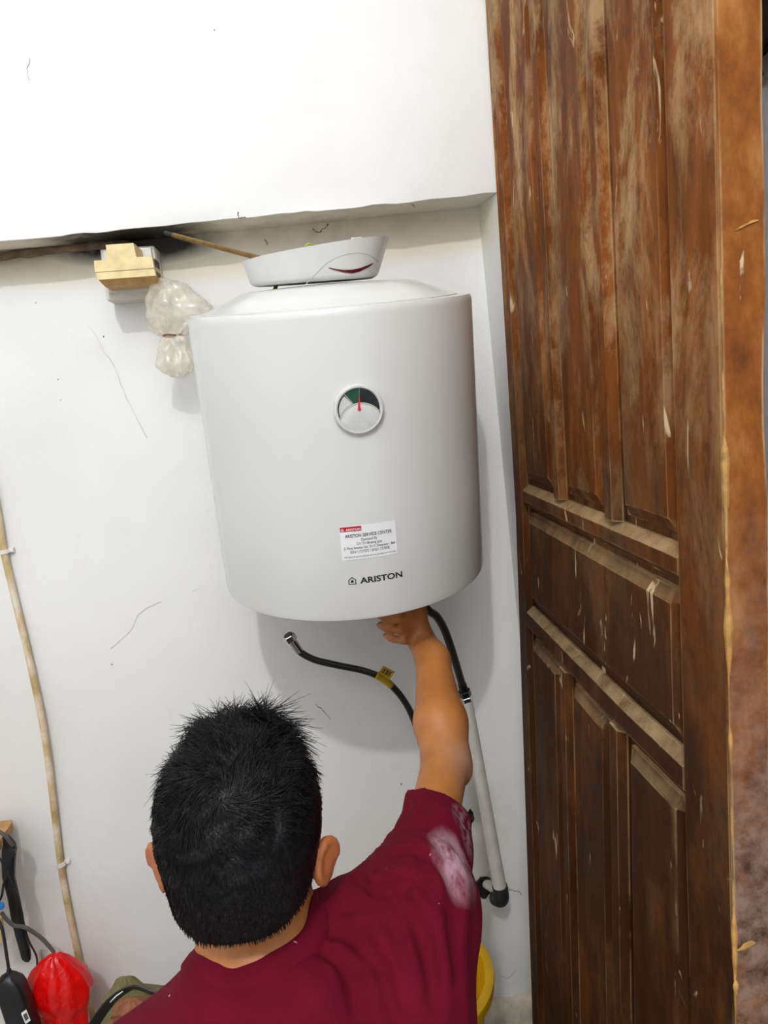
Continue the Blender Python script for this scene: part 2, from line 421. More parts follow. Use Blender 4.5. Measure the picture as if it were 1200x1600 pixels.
# the rest of the small room, behind and beside the camera
mb = MB(); grid(mb, lambda y, z: (-1.9, y, z), np.linspace(-2.3, WI, 12), np.linspace(FZ, 3.9, 12)); o = mb.build('wall_left', 'wall_plain'); tag(o, 'white plastered wall on the left side of the room', kind='structure')
mb = MB(); grid(mb, lambda x, z: (x, -2.3, z), np.linspace(-1.9, .6, 12), np.linspace(FZ, 3.9, 12)); o = mb.build('wall_rear', 'wall_plain'); tag(o, 'white plastered wall behind the photographer', kind='structure')
mb = MB(); grid(mb, lambda x, y: (x, y, 3.9), np.linspace(-1.9, .6, 12), np.linspace(-2.3, WO, 12)); o = mb.build('ceiling', 'wall_plain'); tag(o, 'white ceiling of the small room', kind='structure')
mb = MB(); mb.box((.425, -2.3, FZ), (.60, WO, 3.9), .004); wr = mb.build('wall_right', 'grey_wall'); tag(wr, 'grey plaster side wall behind the open door', kind='structure')
mb = MB(); grid(mb, lambda x, y: (x, y, FZ), np.linspace(-1.9, .425, 20), np.linspace(-2.3, WI, 20)); fl = mb.build('floor', 'floor'); tag(fl, 'dirty cement floor', kind='structure')
# crumbling mortar ledge along the foot of the wall
mb = MB(); rings = []
for x in np.linspace(-1.9, .36, 150):
    d = .028 + .012*float(fbm(np.array([x*14, 2, 5.]))); h = .03 + .012*float(fbm(np.array([x*19, 8, 1.])))
    rings.append([(x, WI+.001, FZ), (x, WI-d-.02, FZ), (x, WI-d, FZ+h*.7), (x, WI-d*.5, FZ+h), (x, WI+.001, FZ+h*1.25)])
mb.loft(rings); bb = mb.build('baseboard_back', 'mortar'); tag(bb, 'crumbling mortar strip at the foot of the white wall', kind='structure')

# cracks, chips and scuffs in the plaster (parts of the wall)
def crack(pxs, Y, r, mat='crack', name='crack'):
    P = [at(x, y, Y) for x, y in pxs]; P = smoothpath(P, 4)
    P = [p + np.array([rng.normal()*.0012, 0, rng.normal()*.0012]) for p in P]
    P = [np.array([p[0], Y-.0004, p[2]]) for p in P]
    m_ = MB(); m_.tube(P, [r*(.5+.8*rng.random()) for _ in P], 5); m_.build(name, mat, bm_w)
crack([(115, 460), (133, 500), (157, 537), (183, 583), (197, 620), (230, 683)], WI-.001, .0004)
crack([(172, 1012), (200, 990), (222, 955), (252, 940)], WI-.001, .0004)
crack([(300, 925), (330, 905)], WI-.001, .0003)
crack([(493, 1100), (503, 1108), (515, 1122)], WI-.001, .0006, 'mark')
crack([(788, 1384), (800, 1390), (815, 1396)], WI-.001, .0006, 'mark')
crack([(784, 1525), (795, 1528), (806, 1515)], WI-.001, .0006)
crack([(742, 1430), (752, 1424)], WI-.001, .0006)
crack([(489, 357), (497, 364), (505, 358), (512, 350)], WI-.02, .0010, 'mark')
crack([(413, 375), (417, 378), (417, 383)], WI-.003, .0006, 'mark')
crack([(371, 333), (375, 341), (383, 338)], WO-.0015, .0009, 'mark')
crack([(46, 92), (43, 112), (45, 124)], WO-.0015, .0006)
crack([(640, 318), (650, 322)], WO-.0015, .0007, 'mark')
for (x, y, Y, r) in [(162, 526, WI, .0013), (91, 593, WI, .0010), (175, 1038, WI, .0011), (627, 1225, WI, .0016), (56, 473, WI, .0008), (335, 47, WO, .0010), (95, 625, WI, .0008)]:
    m_ = MB(); p = at(x, y, Y-.001); m_.lathe([(r*.6, 0), (r, .0004), (r*.3, .0008)], p, (1, 0, 0), (0, 0, 1.6), (0, -1, 0), 7); m_.build('chip', 'mark', bm_w)
# ragged hole the elbow pipe comes out of, and the small capped outlet above it
def ragged(px, py, rx, rz, name, k=0):
    p = at(px, py, WI-.002); m_ = MB(); n = 22; ring = []
    for sc_, dy in ((1.25, .0015), (1.0, -.001), (.8, .004), (.35, .0045)):
        ring.append([(p[0]+rx*sc_*math.cos(a)*(1+.25*float(vnoise(np.array([math.cos(a)*2+k, math.sin(a)*2, k])))), p[1]+dy-.0015,
                      p[2]+rz*sc_*math.sin(a)*(1+.25*float(vnoise(np.array([math.cos(a)*2+9, math.sin(a)*2, k]))))) for a in np.linspace(0, 2*math.pi, n, endpoint=False)])
    m_.loft(ring); return m_.build(name, 'dark', bm_w, 30)
ragged(757, 1386, .016, .021, 'wall_hole', 1.3)
ragged(736, 1276, .006, .012, 'wall_hole', 4.1)

# dark box set on the side wall, up by the door's free edge
mb = MB(); p = at(1190, 40, .72); mb.box((.412, .60, p[2]-.028), (.428, .86, p[2]+.3), .004)
tr = mb.build('dark_piece_1', 'dark'); tag(tr, 'dark piece on the grey wall above the door edge', kind='structure')
mb = MB(); p = at(1187, 111, .722); mb.add([(.4245, .714, p[2]-.006), (.4245, .73, p[2]-.006), (.4245, .722, p[2]+.01), (.418, .722, p[2]-.002)], [(0, 1, 2), (0, 1, 3), (1, 2, 3), (2, 0, 3)])
mb.build('chip', 'mark', wr)

# ------------------------------------------------------------------ the door
DX, DY0, DT = .348, .656, .038
def dfar(z): return 1.447
def warp(p):
    x, y, z = p
    g = min(max((y-.70)/.25, 0), 1); g = g*g*(3-2*g)
    return (x - .027*max(1.12-z, 0)*g, y, z)
door = thing('door_1', (DX, DY0, FZ), 'worn brown panelled wooden door standing open at right', 'door', kind='structure')
def member(name, axis, a0, a1, b0, b1, mat='door', ch=.006, n=14, step=True, far_fn=None):
    # axis 'z': runs from z=a0..a1, spans y=b0..b1; axis 'y': runs along y, spans z
    sec = [(b0, DT), (b0, ch), (b0+ch, 0), (b1-ch, 0), (b1, ch), (b1, DT)]
    if step: sec = [(b0, DT), (b0, .0105), (b0+.003, .0085), (b0+.009, .0015), (b0+.011, 0), (b1-.011, 0), (b1-.009, .0015), (b1-.003, .0085), (b1, .0105), (b1, DT)]
    rings = []
    for t_ in np.linspace(a0, a1, n):
        ring = []
        for b, d in sec:
            p = (DX+d, b, t_) if axis == 'z' else (DX+d, t_, b)
            ring.append(warp(p))
        rings.append(ring)
    m_ = MB(); m_.loft(rings); return m_.build(name, mat, door, 30)
ZT = 2.16
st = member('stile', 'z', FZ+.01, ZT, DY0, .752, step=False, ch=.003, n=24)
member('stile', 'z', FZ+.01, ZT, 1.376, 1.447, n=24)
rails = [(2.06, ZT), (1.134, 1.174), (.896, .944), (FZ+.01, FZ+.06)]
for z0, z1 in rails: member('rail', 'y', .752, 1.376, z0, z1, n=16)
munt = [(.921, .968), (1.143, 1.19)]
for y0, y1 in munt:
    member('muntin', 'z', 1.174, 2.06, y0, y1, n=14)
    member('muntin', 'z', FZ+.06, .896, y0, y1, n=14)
def panel(y0, y1, z0, z1):
    prof = [(0, .0155), (.015, .0155), (.0155, .0115), (.0285, .0045), (.031, .003)]
    def axis(a0, a1):
        c = [(a0+d, i) for i, (d, _) in enumerate(prof)]
        k = max(2, int((a1-a0)/.12)); c += [(a, 9) for a in np.linspace(a0+.032, a1-.032, k+1)[1:-1]]
        c += [(a1-d, i) for i, (d, _) in reversed(list(enumerate(prof)))]
        return c
    ys, zs = axis(y0-.004, y1+.004), axis(z0-.004, z1+.004); m_ = MB(); n = len(zs)
    pts = []
    for y, i in ys:
        for z, j in zs:
            pts.append(warp((DX + prof[min(i, j, 4)][1], y, z)))
    m_.add(pts, [(a*n+b, (a+1)*n+b, (a+1)*n+b+1, a*n+b+1) for a in range(len(ys)-1) for b in range(n-1)])
    ed = [warp((DX+.034, y, z)) for y, z in ((y0, z0), (y1, z0), (y1, z1), (y0, z1))]
    m_.add(ed, [(0, 1, 2, 3)]); return m_.build('panel', 'door', door, 30)
cuts = [(.752, .921), (.968, 1.143), (1.19, 1.376)]
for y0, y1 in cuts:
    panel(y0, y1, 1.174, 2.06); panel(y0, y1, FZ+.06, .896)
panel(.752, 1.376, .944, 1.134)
# lipping on the free edge, with filler oozing along its corner
m_ = MB(); rings = []
for z in np.linspace(FZ+.01, ZT, 60):
    e = .0012*float(fbm(np.array([z*14, 3, 3.]))); e2 = .0025*max(0, float(fbm(np.array([z*9, 6, 3.]))))
    rings.append([(DX+.0005, DY0+.001, z), (DX+.001+e*.3, DY0-.0025, z), (DX+DT+.001+e-e2, DY0-.0025, z), (DX+DT+e-e2, DY0+.001, z)])
m_.loft(rings); m_.build('edge_lipping', 'door_edge', door, 30)
m_ = MB(); P = []; Rr = []
for z in np.linspace(.2, 1.9, 240):
    P.append((DX+.0012, DY0-.0012, z)); Rr.append(max(.0002, .0010 + .0022*float(fbm(np.array([z*26, 1, 9.]))) + (.0012 if z < 1.35 else -.0006)))
m_.tube(P, Rr, 6); m_.build('filler_bead', 'filler', door, 40)
for (x, y, sx, sz) in [(1166, 1478, .009, .0035), (1150, 1545, .0025, .009), (1165, 352, .010, .0010), (1100, 440, .0, .0)]:
    if sx == 0: continue
    p = at(x, y, DY0-.003); m_ = MB()
    ring = [[(p[0]+sx*s_*math.cos(a)*(1+.35*math.sin(3*a+x)), p[1]+dy, p[2]+sz*s_*math.sin(a)+.4*sx*s_*math.cos(a)) for a in np.linspace(0, 6.283, 14, endpoint=False)] for s_, dy in ((1, .0006), (.8, -.0006), (.2, -.0012))]
    m_.loft(ring); m_.build('filler_chip', 'filler', door, 40)

# ------------------------------------------------------------------ the water heater (leans forward)
HR, HH = .2212, .4449
HB = np.array([.0293, 1.3112, 1.0644])
ax = np.array([-.0080, -.1483, .9889]); ax /= np.linalg.norm(ax)
hx = np.cross([0, 1, 0], ax); hx /= np.linalg.norm(hx); hy = np.cross(ax, hx)
heater = thing('water_heater', HB, 'large white cylindrical electric water heater hung on the wall', 'water heater')
m_ = MB()
m_.lathe([(HR-.05, .012), (HR-.018, .004), (HR-.006, .0), (HR-.0015, .003), (HR, .010), (HR, .15), (HR, .30), (HR, HH-.010), (HR-.0008, HH-.004), (HR-.003, HH), (HR-.03, HH+.001)], HB, hx, hy, ax, 128)
m_.build('tank_shell', 'enamel', heater, 35)
m_ = MB(); m_.lathe([(HR-.022, HH-.004), (HR-.022, HH+.002), (HR-.03, HH+.004), (HR-.055, HH+.014), (HR-.085, HH+.026), (HR-.10, HH+.0285), (.06, HH+.031), (.01, HH+.032)], HB, hx, hy, ax, 96)
m_.build('top_dome', 'enamel', heater, 50)
m_ = MB(); m_.lathe([(HR-.035, .004), (HR-.045, .010), (.10, .016), (.095, -.006), (.02, -.010)], HB, hx, hy, ax, 64); m_.build('base_plate', 'plastic_g', heater, 35)
def stub(lx, ly, l, name, mat):
    o = HB + hx*lx + hy*ly
    mm = MB(); mm.lathe([(.013, .012), (.013, -l*.5), (.017, -l*.5), (.017, -l*.8), (.0125, -l*.8), (.0125, -l)], o, hx, hy, ax, 18)
    return mm.build(name, mat, heater, 35)
stub(.048, -.075, .085, 'inlet_nipple', 'brass'); stub(.098, .035, .05, 'outlet_nipple', 'brass')
stub(-.06, -.02, .03, 'cable_gland', 'plastic_g')
# wall hooks
for s_ in (-1, 1):
    o = HB + hx*(.09*s_) + ax*(HH-.09)
    mm = MB(); p0 = o + hy*(HR-.02); mm.box((p0[0]-.02, p0[1], p0[2]-.015), (p0[0]+.02, WI+.003, p0[2]+.015), .003); mm.build('wall_bracket', 'plastic_g', heater)

def hit(px, py):                       # where the pixel's ray meets the shell: angle from the front, height
    d = RC.T @ np.array([px-CX, py-CY, F]); d /= np.linalg.norm(d); o = CAM-HB
    dx, dy, ox, oy = d@hx, d@hy, o@hx, o@hy
    A = dx*dx+dy*dy; B = 2*(dx*ox+dy*oy); C = ox*ox+oy*oy-HR*HR
    t_ = (-B-math.sqrt(B*B-4*A*C))/(2*A); p = o+d*t_
    return math.atan2(p@hx, -(p@hy)), p@ax
def onshell(s, h, off=0.0):            # s = arc length from the front line
    a = s/HR; r = HR+off
    return HB + hx*(r*math.sin(a)) - hy*(r*math.cos(a)) + ax*h
def shellpatch(mb, s0, s1, h0, h1, off, n=10):
    V = []
    for o in (off, off-.0003):
        for i in range(n+1):
            s_ = s0+(s1-s0)*i/n
            V += [onshell(s_, h0, o), onshell(s_, h1, o)]
    m2 = 2*(n+1); Fc = [(2*i, 2*i+2, 2*i+3, 2*i+1) for i in range(n)] + [(m2+2*i+1, m2+2*i+3, m2+2*i+2, m2+2*i) for i in range(n)]
    Fc += [(2*i, m2+2*i, m2+2*i+2, 2*i+2) for i in range(n)] + [(2*i+1, 2*i+3, m2+2*i+3, m2+2*i+1) for i in range(n)]
    Fc += [(0, 1, m2+1, m2), (2*n, m2+2*n, m2+2*n+1, 2*n+1)]
    mb.add(V, Fc)
def lettering(body, size, s0, h0, off, width=None, align='LEFT', bold=0.0, spacing=1.0, xs_=1.0):
    cu = bpy.data.curves.new('text', 'FONT'); cu.body = body; cu.size = size; cu.offset = bold; cu.space_character = spacing
    cu.resolution_u = 3
    ob = bpy.data.objects.new('text', cu); col.objects.link(ob)
    dg = bpy.context.evaluated_depsgraph_get(); dg.update()
    me = bpy.data.meshes.new_from_object(ob.evaluated_get(dg))
    V = np.array([v.co[:] for v in me.vertices]); Fs = [tuple(p.vertices) for p in me.polygons]
    bpy.data.objects.remove(ob); bpy.data.curves.remove(cu); bpy.data.meshes.remove(me)
    x0, x1 = V[:, 0].min(), V[:, 0].max()
    k = (width/(x1-x0)) if width else xs_
    X = (V[:, 0]-x0)*k; W_ = (x1-x0)*k
    if align == 'CENTER': X -= W_/2
    out = MB(); out.add([onshell(s0+x, h0+y, off) for x, y in zip(X, V[:, 1])], Fs); return out
def joined(*mbs):
    o = MB()
    for m2 in mbs: o.add(m2.v, m2.f)
    return o
def poly_on_shell(pts, off):
    o = MB(); o.add([onshell(s_, h_, off) for s_, h_ in pts], [tuple(range(len(pts)))]); return o
def strokes(pts, wd, off, closed=True):      # outlined polygon as a band
    P = [np.array(p) for p in pts]; n = len(P); o = MB(); ins = []
    cen = sum(P)/n
    for i in range(n):
        a, b, c_ = P[i-1], P[i], P[(i+1) % n]
        n1 = np.array([-(b-a)[1], (b-a)[0]])/np.linalg.norm(b-a); n2 = np.array([-(c_-b)[1], (c_-b)[0]])/np.linalg.norm(c_-b)
        if n1@(cen-b) < 0: n1 = -n1
        if n2@(cen-b) < 0: n2 = -n2
        m2 = n1+n2; m2 = m2/(m2@m2)*2*wd; ins.append(b+m2)
    V = [onshell(p[0], p[1], off) for p in P] + [onshell(p[0], p[1], off) for p in ins]
    o.add(V, [(i, (i+1) % n, n+(i+1) % n, n+i) for i in range(n)]); return o
def house(s0, h0, hgt, off):
    w_ = hgt*.95
    pts = [(s0, h0), (s0+w_, h0), (s0+w_, h0+hgt*.62), (s0+w_/2, h0+hgt), (s0, h0+hgt*.62)]
    o = strokes(pts, hgt*.10, off)
    c_ = (s0+w_*.5, h0+hgt*.40); q = hgt*.17
    o.add([onshell(c_[0]+dx*q, c_[1]+dy*q, off) for dx, dy in ((-1, -.9), (1, -.9), (1, .5), (0, 1.3), (-1, .5))], [(0, 1, 2, 3, 4)])
    return o
# name on the shell
def sh(px, py):
    a, h_ = hit(px, py); return a*HR, h_
sL, hL = sh(563, 911.5); sR, hR_ = sh(629, 903.5); sI, hI = sh(545, 914.5); sI2, hI2 = sh(557, 914)
joined(house(sI, hL-.0005, (sI2-sI)/.95*1.0, .0004), lettering('ARISTON', .0125, sL, hL, .0004, sR-sL, bold=.00035)).build('logo_lettering', 'ink', heater)
# service sticker
q0 = sh(533.5, 874); q1 = sh(621, 866); q2 = sh(531, 823); q3 = sh(617, 813)
s0, s1 = (q0[0]+q2[0])/2, (q1[0]+q3[0])/2; h0, h1 = (q0[1]+q1[1])/2, (q2[1]+q3[1])/2
sw, shh = s1-s0, h1-h0
m_ = MB(); shellpatch(m_, s0, s1, h0, h1, .0006); stk = m_.build('service_sticker', 'paper', heater)
def fr(u, v): return s0+sw*u, h0+shh*v
rb0 = fr(.01, .845); rb1 = fr(.385, .985)
m_ = MB(); shellpatch(m_, rb0[0], rb1[0], rb0[1], rb1[1], .0009, 6); m_.build('red_banner', 'redprint', stk)
bh = rb1[1]-rb0[1]; bw = rb1[0]-rb0[0]
joined(house(rb0[0]+bw*.05, rb0[1]+bh*.14, bh*.6, .0013), lettering('ARISTON', bh*.62, rb0[0]+bw*.27, rb0[1]+bh*.2, .0013, bw*.68, bold=.00008)).build('banner_lettering', 'whiteprint', stk)
lines = [('ARISTON SERVICE CENTER', .10, .93*.9, .665, .105, .0001), ('Operated By', 0, .29, .545, .085, .00003), ('CV. Tri Bintang Jaya', 0, .45, .43, .085, .00003),
         ('Jl. Raya Sesetan No. 221C Denpasar - Bali', 0, .92, .315, .08, .00003), ('(0361) 727372 / (0361) 727878', 0, .70, .195, .085, .00003),
         ('Note: Spare parts genuine barang dan servis only guarantee one for six months', 0, .93, .065, .055, 0.0)]
prt = []
for body, _, wd_, v, sz, bo in lines:
    sx_, hv = fr(.505, v); prt.append(lettering(body, shh*sz*1.28, sx_, hv, .0009, sw*wd_, 'CENTER', bo))
joined(*prt).build('sticker_lettering', 'ink', stk)
# thermometer dial
da, dh = hit(560, 639)
dn_ = hx*math.sin(da) - hy*math.cos(da); du_ = ax; dr_ = np.cross(du_, dn_)
DC = HB + dn_*(HR-.002) + ax*dh
dR = pr(40, DC)*.985
bez = MB(); bez.lathe([(dR*1.0, 0), (dR, .0055), (dR*.985, .0075), (dR*.95, .0085), (dR*.90, .0088), (dR*.865, .0082), (dR*.855, .0058), (dR*.4, .0056)], DC, dr_, du_, dn_, 64)
dial = bez.build('thermometer', 'plastic_w', heater, 40)
def dp(r, a, z):
    a -= .08
    return DC + dr_*(r*math.sin(a)) + du_*(r*math.cos(a)) + dn_*z
# visible window: crescent between the outer arc and the lower disc's arc
LC, LR = -.66*dR, .90*dR             # lower disc centre (along du_) and radius: its top edge crosses the face
def inner_r(a):                      # distance from dial centre to the lower disc's edge in direction a
    ca = math.cos(a); return LC*ca + math.sqrt(max(0, LR*LR - (LC*math.sin(a))**2))
RO = dR*.835
amax = 1.92
def zone(a0, a1, z, inset=0.0, n=14):
    o = MB(); V = []
    for i in range(n+1):
        a = a0+(a1-a0)*i/n; ri = min(inner_r(a)+inset, RO-inset-1e-5)
        V += [dp(ri, a, z), dp(RO-inset, a, z)]
    o.add(V, [(2*i, 2*i+2, 2*i+3, 2*i+1) for i in range(n)]); return o
aw = math.acos(max(-1, min(1, (LR*LR-RO*RO-LC*LC)/(-2*RO*LC)))) if False else 1.95
# solve where inner_r == RO
aa = np.linspace(0, 2.6, 2000); ir = np.array([inner_r(a) for a in aa]); ix = np.argmax(ir >= RO); aw = float(aa[ix-1]) if ir.max() >= RO else 1.9
tilt = -.10
zone(-aw+tilt*0, -.62, .0060).build('dial_zone', 'ink', dial); zone(-aw*.96, -.665, .0063, dR*.045).build('dial_zone', 'plastic_g', dial)
zone(-.58, .19, .0060).build('dial_zone', 'green', dial); zone(.205, aw, .0060).build('dial_zone', 'blackgreen', dial)
ld_ = MB(); ld_.lathe([(LR*.995, .0), (LR*.995, .0025), (LR*.97, .003), (LR*.5, .0031)], DC+(du_*math.cos(.08)-dr_*math.sin(.08))*LC+dn_*.0055, dr_, du_, dn_, 56)
# keep the lower disc inside the bezel
V = []
for p in ld_.v:
    q = np.array(p)-DC; u, v_ = q@dr_, q@du_; rr = math.hypot(u, v_)
    k = min(1, dR*.86/rr) if rr > 0 else 1
    V.append(tuple(DC+dr_*u*k+du_*v_*k+dn_*(q@dn_)))
ld_.v = V; ld_.build('dial_cover', 'plastic_g', dial, 40)
rim = MB(); arc = [dp(inner_r(a)+.0003, a, .0086) for a in np.linspace(-aw, aw, 40)]; rim.tube(arc, dR*.022, 6); rim.build('dial_trim', 'plastic_w', dial, True)
na = .16; nd = MB()
nd.add([dp(dR*.06, na-1.2, .0094), dp(-dR*.02, na, .0094), dp(dR*.06, na+1.2, .0094), dp(dR*.52, na+.03, .0094), dp(dR*.52, na-.03, .0094)], [(0, 1, 2, 3, 4)])
nd.add([dp(0, 0, 0)+0*dn_ + dr_*(dR*.07*math.cos(k)+dR*.01) + du_*(dR*.07*math.sin(k)+dR*.02) + dn_*.0097 for k in np.linspace(0, 6.283, 16, endpoint=False)], [tuple(range(16))])
nd.build('needle', 'needle', dial)

# ------------------------------------------------------------------ the detached bottom cover lying on top
cY = 1.235
def ringpts(z_fn, wL, wR, dF, dB, cx, cy, n=56):
    out = []
    for k in range(n):
        a = 2*math.pi*k/n; ca, sa = math.cos(a), math.sin(a)
        e = 2/2.6
        x = (wR if ca > 0 else wL)*math.copysign(abs(ca)**e, ca); y = (dB if sa > 0 else dF)*math.copysign(abs(sa)**e, sa)
        out.append(np.array([cx+x, cy+y, z_fn(cx+x)+.13*(cy+y-1.18)]))
    return out
cBL, cBR = at(392, 456, cY), at(592, 441, cY); cTL, cTR = at(377, 417, cY), at(611, 376, cY)
cc = (cBL[0]+cBR[0])/2
def zb(x): return cBL[2] + (cBR[2]-cBL[2])*(x-cBL[0])/(cBR[0]-cBL[0])
def zt(x):
    t_ = (x-cTL[0])/(cTR[0]-cTL[0]); return cTL[2] + (cTR[2]-cTL[2])*(t_ + .28*t_*(1-t_))
rings = []
for t_ in (0, .06, .15, .35, .6, .85, 1.0):
    g = min(1, t_/.15); rr = .93+.07*math.sqrt(max(0, 1-(1-g)**2)) if t_ < .15 else 1
    L = (cc-cBL[0])*(1-t_)+(cc-cTL[0])*t_; Rr_ = (cBR[0]-cc)*(1-t_)+(cTR[0]-cc)*t_
    rings.append(ringpts(lambda x, t_=t_: zb(x)*(1-t_)+zt(x)*t_, L*rr, Rr_*rr, (.088+.012*t_)*rr, (.085+.01*t_)*rr, cc, cY+.035))
# inner wall going back down
inn = []
for t_ in (1.0, .8, .4, .12):
    L = (cc-cBL[0])*(1-t_)+(cc-cTL[0])*t_-.0022; Rr_ = (cBR[0]-cc)*(1-t_)+(cTR[0]-cc)*t_-.0022
    inn.append(ringpts(lambda x, t_=t_: zb(x)*(1-t_)+zt(x)*t_-.0002, L, Rr_, .086+.012*t_, .083+.01*t_, cc, cY+.035))
m_ = MB(); m_.loft(rings+inn)
cover = m_.build('heater_cover', 'plastic_w', None, 40)
tag(cover, 'white plastic bowl-shaped cover with a dark crescent slot resting on the heater', 'cover')
def on_cover(px, py, off=.0008):          # point on the cover's front wall under a pixel
    d = RC.T @ np.array([px-CX, py-CY, F]); lo_, hi_ = .9, 1.4
    Yb = None
    for Y in np.linspace(1.08, 1.3, 440):
        p = CAM + d*(Y/d[1]); t_ = (p[2]-.13*(p[1]-1.18)-zb(p[0]))/max(1e-4, zt(p[0])-zb(p[0])); t_ = min(max(t_, 0), 1)
        L = (cc-cBL[0])*(1-t_)+(cc-cTL[0])*t_; Rr_ = (cBR[0]-cc)*(1-t_)+(cTR[0]-cc)*t_
        u = abs(p[0]-cc)/(Rr_ if p[0] > cc else L); v_ = abs(p[1]-(cY+.035))/(.088+.012*t_)
        if u**2.6 + v_**2.6 <= 1: Yb = Y; break
    if Yb is None: Yb = 1.2
    p = CAM + d*(Yb/d[1]); return p + np.array([0, -off, 0])
def px_c2(x, y): return (370+x/4.615, 350+y/4.615)
top = [px_c2(x, y) for x, y in ((664, 317), (720, 329), (775, 335), (830, 333), (880, 323), (930, 306), (981, 284))]
bot = [px_c2(x, y) for x, y in ((975, 293), (935, 320), (885, 344), (835, 356), (780, 352), (725, 338), (672, 322))]
mm = MB(); o1 = [on_cover(*p) for p in top]; o2 = [on_cover(*p) for p in reversed(bot)]
n_ = len(o1); mm.add(o1+o2, [(i, i+1, n_+i+1, n_+i) for i in range(n_-1)]); mm.build('indicator_slot', 'smoke', cover, solid=.001)
mm = MB(); mm.tube([on_cover(*p, .0003) for p in top], .0007, 6); mm.build('slot_rim', 'ink', cover)
crv = smoothpath([np.array(px_c2(x, y)+(0,)) for x, y in ((456, 484), (480, 455), (560, 370), (640, 290), (720, 242), (800, 217), (880, 209), (950, 222), (1000, 250), (1020, 275))], 5)
mm = MB(); mm.tube([on_cover(p[0], p[1], .0001) for p in crv], .0006, 5); mm.build('moulded_seam', 'seam', cover, True)
mm = MB(); p = at(558, 373, cY+.02); mm.box((p[0]-.010, p[1]-.004, p[2]-.014), (p[0]+.008, p[1]+.004, p[2]+.0015), .001); mm.build('clip_tab', 'plastic_w', cover)
mm = MB(); mm.box((p[0]-.006, p[1]-.0045, p[2]-.002), (p[0]+.007, p[1]-.003, p[2]+.0002), .0004); mm.build('orange_strip', 'orange', cover)

# wire looping out of the cover
mb = MB(); mb.tube(smoothpath([at(470, 400, 1.27), at(479, 383, 1.27), at(486, 381.5, 1.27), at(495, 386, 1.28), at(505, 400, 1.29)], 6), .0016, 8)
wi = mb.build('earth_wire', 'yg', None, True); tag(wi, 'thin yellow-green wire looping above the rim of the white cover', 'wire')
mb = MB(); mb.tube(smoothpath([at(432, 445, 1.25), at(428, 455, 1.225), at(420, 464, 1.215), at(415, 468, 1.22)], 5), .0032, 8)
wi = mb.build('earth_wire', 'yg', None, True); tag(wi, 'thick yellow wire end between the white cover and the heater top', 'wire')
mb = MB(); a_, b_ = at(258, 364, 1.43), at(415, 406, 1.275); d_ = b_-a_
rod = thing('thermostat_rod', b_+d_*.12, 'thin brass rod with a dark tip sticking out of the white cover', 'rod')
MBt = MB(); MBt.tube([a_+d_*.09, a_+d_*.5, b_+d_*.25], .0042, 14); MBt.build('rod_shaft', 'brass', rod, 40)
MBt = MB(); MBt.tube([a_, a_+d_*.03, a_+d_*.06, a_+d_*.09], [.0036, .0040, .0034, .0038], 12); MBt.build('rod_tip', 'rubber', rod, 40)

# ------------------------------------------------------------------ socket, adapter, cable under the beam
p0, p1 = at(166, 470, 1.495), at(240, 383, 1.495)
sk = thing('wall_socket', ((p0[0]+p1[0])/2, WI, p0[2]), 'dusty white surface-mounted socket box under the beam', 'socket')
mb = MB(); mb.box((p0[0], 1.497, p0[2]), (p1[0], WI+.004, p1[2]), .004, 3); mb.build('box_body', 'socket', sk, 40)
mb = MB(); mb.box((p0[0]+.006, 1.488, p0[2]+.012), (p1[0]-.004, 1.499, p1[2]-.004), .003, 2); mb.build('face_plate', 'socket', sk, 40)
q0, q1 = at(153, 446, 1.43), at(240, 402, 1.43); q2, q3 = at(170, 405, 1.43), at(210, 381, 1.43)
ad = thing('plug_adapter', ((q0[0]+q1[0])/2, 1.46, q0[2]), 'yellowed T-shaped plug adapter pushed into the white socket', 'plug adapter')
def ext(mb, pts, y0, y1, inset=0.0):     # a front outline pushed back along Y, with a chamfered front
    c_ = np.mean([[p[0], p[1]] for p in pts], 0); rg = []
    for y, s_ in ((y1, 1), (y0+.006, 1), (y0, 1)):
        rg.append([(p[0] if s_ == 1 else c_[0]+(p[0]-c_[0])*s_, y, p[1]) for p in pts])
    mb.loft(rg)
wT = q1[0]-q0[0]; hT = q1[2]-q0[2]; zm = q0[2]+hT*.52
sl = .012
mb = MB(); x0, x1 = q0[0], q1[0]
# upper half: the T's stem and shoulders
up_ = [(x0, zm), (x1, zm), (x1-.001, q1[2]), (q3[0]+.002, q1[2]+.001), (q3[0], q3[2]), (q2[0], q3[2]), (q2[0]-.001, q1[2]), (x0+.001, q1[2])]
ext(mb, up_, 1.422, 1.49); mb.build('upper_shell', 'cream', ad, 25)
lo_ = [(x0+.0005, zm-.0009), (x1, zm-.0009), (x1+.001, q0[2]+hT*.2), (x0+.004, q0[2]+hT*.2)]
mb = MB(); ext(mb, lo_, 1.4225, 1.489); mb.build('lower_shell', 'cream', ad, 25)
mb = MB(); mb.loft([[(x0+.004, 1.4235, q0[2]+hT*.2), (x0+.004, 1.485, q0[2]+hT*.2), (x0+.010, 1.485, q0[2]-.002), (x0+.010, 1.437, q0[2]-.002)],
                    [(x1+.001, 1.4235, q0[2]+hT*.2), (x1+.001, 1.485, q0[2]+hT*.2), (x1-.001, 1.485, q0[2]-.001), (x1-.001, 1.437, q0[2]-.001)]]); mb.build('chamfer_strip', 'cream_d', ad, 25)
mb = MB()
for zc, hz in ((.80, .16), (.32, .12)):
    z = q0[2]+hT*zc; mb.box((x1-.002, 1.435, z-hT*hz), (x1+.0012, 1.470, z+hT*hz), .001)
mb.build('pin_slots', 'ink', ad)
